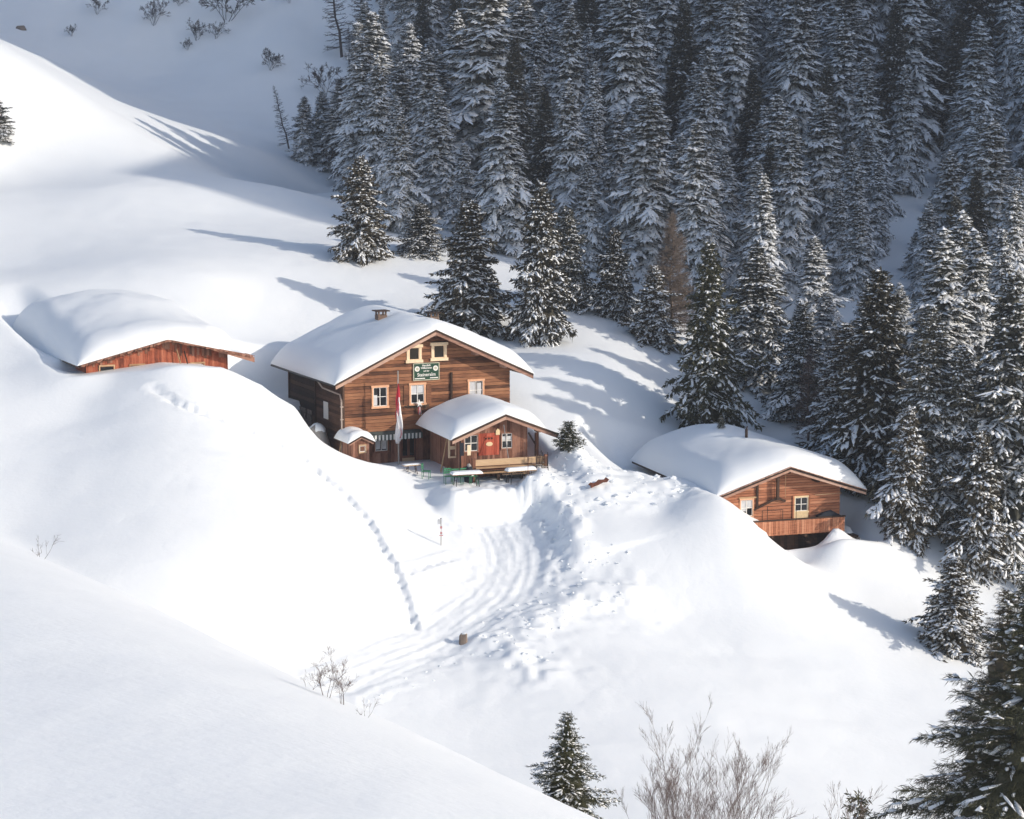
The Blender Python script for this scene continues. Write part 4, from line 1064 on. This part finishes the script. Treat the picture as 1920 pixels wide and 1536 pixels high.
def branch_tree(seed, H, stems, spread, levels, r0, kids=(4, 7), up=.35, min_r=.004, crook=.22, lenf=.55, first=.25, ang=1.0):
    """bare tree or shrub as one mesh of thin tapering tubes"""
    rng = np.random.RandomState(seed); segs = []
    def grow(p, d, L, r, lev):
        n = max(3, int(4 - lev*.5)); pts = [p]; dirs = [d]
        for i in range(n):
            d = d + rng.randn(3)*crook*.5 + np.array([0, 0, up*.12]); d = d/np.linalg.norm(d)
            p = p + d*L/n; pts.append(p); dirs.append(d)
        rr = [max(min_r, r*(1-.75*i/n)) for i in range(n+1)]
        for i in range(n): segs.append((pts[i], pts[i+1], rr[i], rr[i+1]))
        if lev >= levels: return
        for k in range(rng.randint(kids[0], kids[1]+1)):
            t = first + (1-first)*rng.rand(); i = min(int(t*n), n-1); f = t*n-i; q = pts[i]*(1-f)+pts[i+1]*f
            a = rng.rand()*6.283; ax = dirs[i]; e = np.cross(ax, np.array([math.cos(a), math.sin(a), .3])); e /= np.linalg.norm(e)+1e-6
            nd = ax*(.65+.3*rng.rand()) + e*ang*(.55+.35*rng.rand()) + np.array([0, 0, up*.4]); nd /= np.linalg.norm(nd)
            grow(q, nd, L*lenf*(1-.45*t)*(1+.25*rng.randn())+.05, max(min_r, rr[i]*.55), lev+1)
    for s in range(stems):
        a = 6.283*s/stems + rng.rand(); tilt = spread*(.4+.6*rng.rand())
        d = np.array([math.cos(a)*tilt, math.sin(a)*tilt, 1.]); d /= np.linalg.norm(d)
        grow(np.array([math.cos(a)*.12*spread, math.sin(a)*.12*spread, -.25]), d, H*(.7+.3*rng.rand()), r0, 0)
    return seg_mesh(segs, 3)

def seg_mesh(segs, ns=4):
    A = np.array([s[0] for s in segs]); B = np.array([s[1] for s in segs]); ra = np.array([s[2] for s in segs]); rb = np.array([s[3] for s in segs])
    Dr, Sd, U = frames(B-A+1e-6); rows = []
    for p, r in ((A, ra), (B, rb)):
        for k in range(ns):
            a = 6.283*k/ns; rows.append(p + Sd*(r*math.cos(a))[:,None] + U*(r*math.sin(a))[:,None])
    V = np.stack(rows, 1).reshape(-1, 3); q = np.array([(k, (k+1) % ns, ns+(k+1) % ns, ns+k) for k in range(ns)])
    Fq = (q[None] + (np.arange(len(A))*2*ns)[:,None,None]).reshape(-1, 4)
    return np_mesh('branches', V, Fq, True)

def larch(seed, H, Rb, dens=1.0, fuzz=1.0, min_r=.006):
    rng = np.random.RandomState(seed); segs = []
    tp = [np.array([.02*H*rng.randn()*.3, .02*H*rng.randn()*.3, H*i/8.]) for i in range(9)]; tp[0] = np.array([0, 0, -.5])
    for i in range(8): segs.append((tp[i], tp[i+1], .016*H*(1-i/8.3)+.012, .016*H*(1-(i+1)/8.3)+.012))
    z = H*.10
    while z < H*.98:
        t = z/H; i = min(int(t*8), 7); q = tp[i]*(1-(t*8-i))+tp[i+1]*(t*8-i)
        for k in range(max(1, int(round(4*dens)))):
            a = rng.rand()*6.283; L = Rb*(1-t)**.75*(.6+.5*rng.rand()); d = np.array([math.cos(a), math.sin(a), -.12+.35*t])
            p = q; n = 4; pts = [p]
            for j in range(n):
                d = d + rng.randn(3)*.10 + np.array([0, 0, .07]); p = p + d/np.linalg.norm(d)*L/n; pts.append(p)
            for j in range(n): segs.append((pts[j], pts[j+1], .022*(1-j/n)+min_r, .022*(1-(j+1)/n)+min_r))
            for j in range(int(5*fuzz*L)+2):
                s = .2+.8*rng.rand(); jj = min(int(s*n), n-1); p0 = pts[jj]+(pts[jj+1]-pts[jj])*(s*n-jj); b = a+rng.choice([-1, 1])*(.6+.5*rng.rand())
                dd = np.array([math.cos(b), math.sin(b), .15*rng.randn()-.05]); l = (.2+.35*(1-s))*L*(.6+.6*rng.rand())+.12
                p1 = p0+dd*l*.55; p2 = p1 + (dd+rng.randn(3)*.35)*l*.45; segs += [(p0, p1, min_r*1.2, min_r), (p1, p2, min_r, min_r*.7)]
                for w_ in range(int(fuzz*2)):
                    e = p0+dd*l*rng.rand()*.6; segs.append((e, e+rng.randn(3)*.22, min_r*.8, min_r*.6))
        z += .30/dens*(1-.35*t)
    return seg_mesh(segs, 3)

# spruce varieties (each mesh is shared by all trees of its kind)
SV_ = {
 'tall':   [spruce(100+i, 20, 3.7, dens=1.05, snow=1.6, droop=.62, whorl=.50, blade=.50, nbl=7, twig_sp=.42, snow_sz=1.80, far=True, irregular=.5, taper=.74, base=.05) for i in range(3)],
 'slim':   [spruce(120+i, 20, 2.7, dens=1.0, snow=1.7, droop=.66, whorl=.48, blade=.45, nbl=7, twig_sp=.40, snow_sz=1.72, far=True, irregular=.45, taper=.66, base=.04) for i in range(3)],
 'dark':   [spruce(140+i, 20, 3.2, dens=1.1, snow=.8, droop=.5, whorl=.55, blade=.55, nbl=9, twig_sp=.45, snow_sz=1.2, far=True, taper=.82, base=.04) for i in range(2)],
 'bushy':  [spruce(160+i, 9.5, 2.6, dens=1.3, snow=.75, droop=.40, whorl=.33, blade=.28, nbl=6, twig_sp=.27, snow_sz=.80, irregular=.4, taper=.66, base=.015) for i in range(2)],
 'young':  [spruce(180+i, 6, 1.9, dens=1.2, snow=.95, droop=.36, whorl=.28, blade=.24, nbl=6, twig_sp=.22, snow_sz=.70, irregular=.4, taper=.85, base=.02) for i in range(2)],
 'edge':   [spruce(260+i, 15, 3.0, dens=1.15, snow=1.3, droop=.58, whorl=.44, blade=.38, nbl=5, twig_sp=.33, snow_sz=.86, irregular=.5, taper=.74, base=.03) for i in range(2)],
 'edge_dark': [spruce(280+i, 15, 3.0, dens=1.2, snow=.55, droop=.55, whorl=.44, blade=.38, nbl=6, twig_sp=.33, snow_sz=.95, irregular=.5, taper=.78, base=.03) for i in range(2)],
 'small':  [spruce(200+i, 2.2, .85, dens=1.0, snow=.45, droop=.18, whorl=.18, blade=.17, nbl=6, twig_sp=.17, snow_sz=.40, taper=.9, base=.02) for i in range(2)],
 'near':   [spruce(220+i, 17, 4.6, dens=1.3, snow=.22, droop=.42, whorl=.40, blade=.17, nbl=17, far=True, twig_sp=.25, snow_sz=.60, taper=.85, base=.03, blade_w=.22) for i in range(1)],
 'front':  [spruce(240, 6.5, 2.0, dens=1.0, snow=.45, droop=.22, whorl=.30, blade=.17, nbl=11, twig_sp=.17, snow_sz=.55, taper=.95, base=.02, blade_w=.2)],
}
rt = random.Random(42)
def px_tree(ub, vb, vt, Y, var, wpx, label, needle='needle', group=None, lean=0., sink=0.):
    """a tree whose foot stands at pixel column ub and depth Y, as tall as the photograph shows"""
    p = at(ub, vb, Y); x = float(p[0]); z = ground_z(x, Y); top = at(ub, vt, Y)[2]; H = top-z
    w_ = wpx/2*Y/F_PX/(var['R']*H/var['H'])
    return place_spruce(var, x, Y, z-sink, H, min(max(w_, .6), 1.7), rt.uniform(0, 6.28), label, needle, group, lean=(0, lean))
B_, Y_, S_, E_, K_ = SV_['bushy'], SV_['young'], SV_['slim'], SV_['edge'], SV_['edge_dark']
FR = 'spruces standing on the edge of the sunlit pasture'
px_tree(678, 497, 288, 166, B_[0], 112, 'thick conical spruce alone on the snow above the inn roof', 'needle_brown', FR)
px_tree(790, 505, 378, 170, B_[1], 92, 'short bushy spruce between the conical one and the leaning one behind the inn', 'needle_brown', FR)
px_tree(880, 622, 372, 152, B_[1], 148, 'broad dark spruce rising directly behind the inn chimneys', 'needle_brown', FR)
px_tree(1012, 640, 335, 149.5, B_[0], 118, 'tall brown-green spruce with a bare trunk foot behind the inn gable', 'needle_brown', FR, .02)
px_tree(1062, 585, 385, 159, B_[1], 105, 'snow-flecked spruce just beyond the tall brown-green one', 'needle', FR)
px_tree(1150, 592, 425, 158, B_[1], 90, 'narrow spruce on the crest next to the fuzzy bare larch', 'needle_brown', FR)
px_tree(1225, 640, 492, 155, Y_[0], 105, 'small snow-dusted spruce at the lip of the slope below the bare larch', 'needle_brown', FR)
px_tree(1325, 790, 445, 141, K_[0], 135, 'dark nearly snow-free spruce just behind the smaller chalet roof', 'needle_near', FR)
px_tree(1415, 735, 455, 151, E_[0], 175, 'wide heavily snowed spruce beside the dark snow-free one', 'needle', FR)
px_tree(1500, 800, 560, 145, E_[0], 120, 'spruce half hidden behind the bare brown larch near the smaller chalet', 'needle', FR)
px_tree(1640, 990, 500, 131, K_[1], 200, 'big dark spruce towering right behind the smaller chalet gable', 'needle_brown', FR)
px_tree(1580, 900, 600, 137, E_[1], 150, 'spruce squeezed between the larch and the big dark spruce', 'needle_brown', FR)
px_tree(1735, 1020, 560, 127, E_[0], 185, 'snowy spruce with drooping boughs beside the big dark spruce', 'needle', FR)
px_tree(1790, 1040, 640, 126, E_[1], 150, 'pale snow-covered spruce with a round snow cushion near its top', 'needle', FR)
px_tree(1880, 1075, 500, 126, E_[0], 220, 'massive snowed spruce at the far end of the pasture edge', 'needle', FR)
px_tree(1700, 1030, 760, 124, Y_[1], 120, 'lower dark spruce at the foot of the drooping one', 'needle_brown', FR)
px_tree(1830, 1090, 800, 123, Y_[0], 140, 'bushy spruce at the foot of the massive one', 'needle_brown', FR)
px_tree(1785, 1215, 1040, 113, Y_[1], 150, 'short spruce with snow-laden boughs standing out on the open pasture', 'needle_brown')
px_tree(1925, 1560, 1030, 62, SV_['near'][0], 730, 'huge dark green spruce with little snow in the near corner', 'needle_near')
px_tree(1885, 1300, 1090, 72, SV_['near'][0], 520, 'brownish spruce top behind the huge dark green spruce', 'needle_brown')
px_tree(1062, 1560, 1322, 41, SV_['front'][0], 165, 'young green spruce with a sharp leader by the bare shrub', 'needle_near')
px_tree(1606, 1620, 1476, 62, SV_['front'][0], 260, 'tip of a tiny spruce poking up alone from the snow', 'needle_near')
px_tree(1066, 864, 786, float(cast([(1066, 864)])[0][1]), SV_['small'][1], 62, 'little green spruce in the snow beside the porch heap', 'needle_near')
px_tree(996, 772, 738, 139, SV_['small'][0], 34, 'tiny spruce seedling uphill of the annex roof', 'needle_near')
px_tree(-8, 295, 175, 194, B_[1], 70, 'lone spruce on the sunlit shoulder above the red barn', 'needle')
a_ = to_world('right', -.75, 8.6, 0)
place_spruce(SV_['small'][1], a_[0], a_[1], BLD['right'][0][2]+1.45, .75, 1.0, .4, 'sprig of spruce stuck in the snow on the smaller chalet roof', 'needle_near', name='spruce_sprig', cat='sprig')
EG = 'snow-laden spruces on the left edge of the forest'
for i, (u, vb, vt, Y, wpx) in enumerate(((572, 302, 178, 247, 55), (606, 310, 168, 248, 60), (640, 320, 140, 246, 75), (665, 330, 110, 240, 80))):
    px_tree(u, vb, vt, Y, S_[i % 3], wpx, ('outermost thin spruce of the forest edge beside the bare leaning larch', 'slender snowed spruce second from the bare leaning larch', 'snow-caked spruce third from the bare leaning larch', 'taller spruce where the forest edge thickens beside the gully')[i], 'needle', EG)

# the shaded forest: scattered singly over the far slope, leaving the open snow strips free
def open_strip(u, v):
    for (u0, v0), (u1, v1), r in (((1660, 540), (1700, 430), 38), ((1700, 430), (1750, 300), 26), ((1750, 300), (1780, 200), 14), ((1900, 330), (1905, 230), 16), ((1560, 610), (1585, 560), 18)):
        t = min(1, max(0, ((u-u0)*(u1-u0)+(v-v0)*(v1-v0))/((u1-u0)**2+(v1-v0)**2))); 
        if math.hypot(u-u0-t*(u1-u0), v-v0-t*(v1-v0)) < r: return True
    return False
def to_px(x, y, z):
    d = y*math.cos(PITCH)-z*math.sin(PITCH); return 960+F_PX*x/d, 768-F_PX*(y*math.sin(PITCH)+z*math.cos(PITCH))/d
STRIP = [(1650, 545), (1665, 520), (1680, 480), (1700, 430), (1722, 380), (1740, 330), (1755, 290), (1905, 290), (1575, 590)]
pts_ = [(o.location.x, o.location.y, None) for o in COL.objects if o.name.startswith('spruce_tree')]; rf_ = random.Random(7)
for tries in range(9000):
    y = rf_.uniform(124, 318); x = rf_.uniform(-.075*y, .262*y)
    z = ground_z(x, y); u, v = to_px(x, y, z)
    left_edge = 672 + max(0, 340-v)*.14
    if u < left_edge or u > 1960 or v < -190: continue
    crest = np.interp(u, [660, 760, 900, 1040, 1150, 1300, 1380, 1480, 1600, 1700, 1960], [350, 470, 545, 588, 610, 660, 690, 770, 880, 980, 1040])
    if v > crest-6: continue
    if open_strip(u, v): continue
    if y < np.interp(u, [650, 1180, 1260, 1480, 1560], [180, 178, 168, 158, 124]): continue
    if any((x-a)**2+(y-b)**2 < (4.7+.012*(y-160))**2 for a, b, _ in pts_): continue
    pts_.append((x, y, z))
lab = {'tall': 'full snow-coated spruce standing in the shaded forest', 'slim': 'slim snow-plastered spruce standing in the shaded forest', 'dark': 'dark spruce with thin snow standing in the shaded forest'}
for i, (x, y, z) in enumerate(pts_):
    if z is None: continue
    k = rf_.random(); kind = 'tall' if k < .5 else 'slim' if k < .83 else 'dark'
    var = SV_[kind][rf_.randrange(len(SV_[kind]))]
    u, v = to_px(x, y, z)
    H = rf_.uniform(13, 23)*(1 if u > 900 else .82)*(.72 if v > 430 else 1)
    wsc = rf_.uniform(.85, 1.2)
    for us, vs in STRIP:                     # keep the open snow strips in the forest free
        for _ in range(8):
            hw = var['R']*H/var['H']*wsc*F_PX/y; vt = v-H*F_PX/y
            if vs < v+5 and vs > vt and abs(us-u) < hw*((vs-vt)/(v-vt))**.75+10: H *= .85
    if H < 3.2: continue
    place_spruce(var, x, y, z, H, wsc*(1 if H > 9 else 1.25), rf_.uniform(0, 6.28), lab[kind], 'needle', 'spruces of the shaded forest', lean=(rf_.gauss(0, .015), rf_.gauss(0, .02)))
print('forest trees', len(pts_))

# bare larches and shrubs
def bare(name, me, mat, u, v, Y, label, cat, Hs=1., lean=0., group=None, y0=10., sink=0., vt=None):
    if Y is None: x, y, z = on_ground(u, v, y0)
    else: x = float(at(u, v, Y)[0]); y = Y; z = ground_z(x, y)
    if vt is not None: Hs = (at(u, vt, y)[2]-z)/max(p.co.z for p in me.vertices)
    o = empty(name, (x, y, z-sink)); o.scale = (Hs,)*3; o.rotation_euler = (0, lean, rt.uniform(0, 6.28) if abs(lean) < .01 else 0); tag(o, label, cat, group)
    c = link('branches', me, M[mat], o); return o
lm1, lm2, lm3 = larch(301, 10, 2.6, 1.3, 1.6, .010), larch(302, 10, 1.9, .95, .30, .017), larch(303, 10, 2.2, 1.1, 1.4, .010)
bare('larch_tree', lm1, 'larch_twig', 1258, 560, 156.5, 'fuzzy pale brown bare larch among the snowed spruces', 'tree', vt=388)
bare('larch_tree', lm3, 'twig', 1515, 800, 140, 'bare reddish-brown larch behind the smaller chalet roof', 'tree', vt=645)
bare('larch_tree', lm2, 'dark_twig', 640, 125, 283, 'tall bare dark larch at the head of the gully', 'tree', 1.45, -.12)
bare('larch_tree', lm2, 'dark_twig', 678, 85, 285, 'bare thin-trunked larch touching the forest edge', 'tree', 1.5, .02)
bare('larch_tree', lm2, 'dark_twig', 541, 276, 253, 'small leaning bare larch alone on the shaded slope', 'tree', .78, -.22)
for i, (u, v, s) in enumerate(((655, 130, .55), (662, 140, .5))): bare('larch_sapling', lm2, 'dark_twig', u, v, 280, ('thin bare sapling at the foot of the tall dark larch', 'second bare sapling below the tall dark larch')[i], 'sapling', s)
sh1 = [branch_tree(320+i, 3.4, 5, .7, 3, .035, (4, 6), up=.3, min_r=.017) for i in range(3)]
for i, (u, v, s, l) in enumerate(((288, 50, .95, 'low bare bush high on the shaded slope beside the snow rib'), (425, 42, 1.75, 'largest bare bush high on the shaded slope'), (368, 78, .8, 'bare bush leaning downhill below the largest one'), (405, 75, .6, 'small bare bush tucked under the largest one'), (508, 133, .85, 'bare bush standing apart towards the leaning larch'), (352, 95, .45, 'tiny bare twig bush low on the shaded slope'), (182, 22, .7, 'sparse twigs near the top of the shaded slope by the rock'), (335, 15, .6, 'bare twigs just uphill of the leaning bush'), (135, 70, .45, 'tiny twigs poking from snow near the dark rock'), (543, 12, .55, 'twig bush high up near the tall dark larch'), (690, 330, .9, 'bare brush at the foot of the forest edge'), (630, 330, 1.0, 'bare twigs under the snow-laden forest edge'), (610, 175, 1.1, 'pale bare brush above the slender edge spruces'))):
    bare('bare_bush', sh1[i % 3], 'dark_twig', u, v, None, l, 'bush', s, 0, 'bare bushes on the shaded slope', 200.)
big = branch_tree(340, 7.5, 28, .56, 3, .020, (5, 8), up=.55, min_r=.0032, crook=.07, lenf=.42, first=.30, ang=.62)
bare('bare_shrub', big, 'twig', 1310, 1600, 49, 'large leafless multi-stemmed shrub in the near snow', 'shrub', vt=1300)
big2 = branch_tree(341, 7.0, 9, .40, 3, .016, (5, 8), up=.5, min_r=.0032, crook=.07, lenf=.42, first=.30, ang=.62)
bare('bare_shrub', big2, 'twig', 1490, 1620, 52, 'low wispy leafless shrub beside the large one', 'shrub', vt=1455)
tw = branch_tree(350, 1.5, 4, .35, 3, .014, (3, 5), up=.45, min_r=.0035); tw2 = branch_tree(351, 1.0, 3, .6, 2, .010, (3, 4), up=.3, min_r=.0035)
for (u, v, Y, me, s, l) in ((612, 1305, None, tw, .55, 'leafless twig bush on the lip of the near slope'), (642, 1318, None, tw, .5, 'second leafless bush on the lip, nearer the track'), (580, 1290, None, tw2, .5, 'thin bent twigs left of the lip bushes on the near slope'), (683, 1340, None, tw2, .45, 'short dry stalks just down the lip from the bushes'), (75, 1040, None, tw2, 1.0, 'lone crooked twig at the upper lip of the near slope')):
    x, y, z = on_ground(u, v+6); o = empty('twig_bush', (x, y, z), rt.uniform(0, 6)); o.scale = (s,)*3; tag(o, l, 'bush', 'twig bushes on the lip of the near slope'); link('branches', me, M['twig'], o)

# ------------------------------------------------------------------ thin winter air
hm_, hnt, hb = new_mat('haze_air', 1)
hnt.nodes.remove(hb); pv = hnt.nodes.new('ShaderNodeVolumePrincipled')
pv.inputs['Color'].default_value = (.80, .88, 1.0, 1); pv.inputs['Density'].default_value = .0004; pv.inputs['Anisotropy'].default_value = .2
hnt.links.new(pv.outputs[0], hnt.nodes['Material Output'].inputs['Volume'])
hz_ = MB().box(-524, 524, -95, 765, float(GZ.min())-1.0, max(float(GZ.max()), 40)+8).build('haze', hm_)
tag(hz_, kind='stuff')
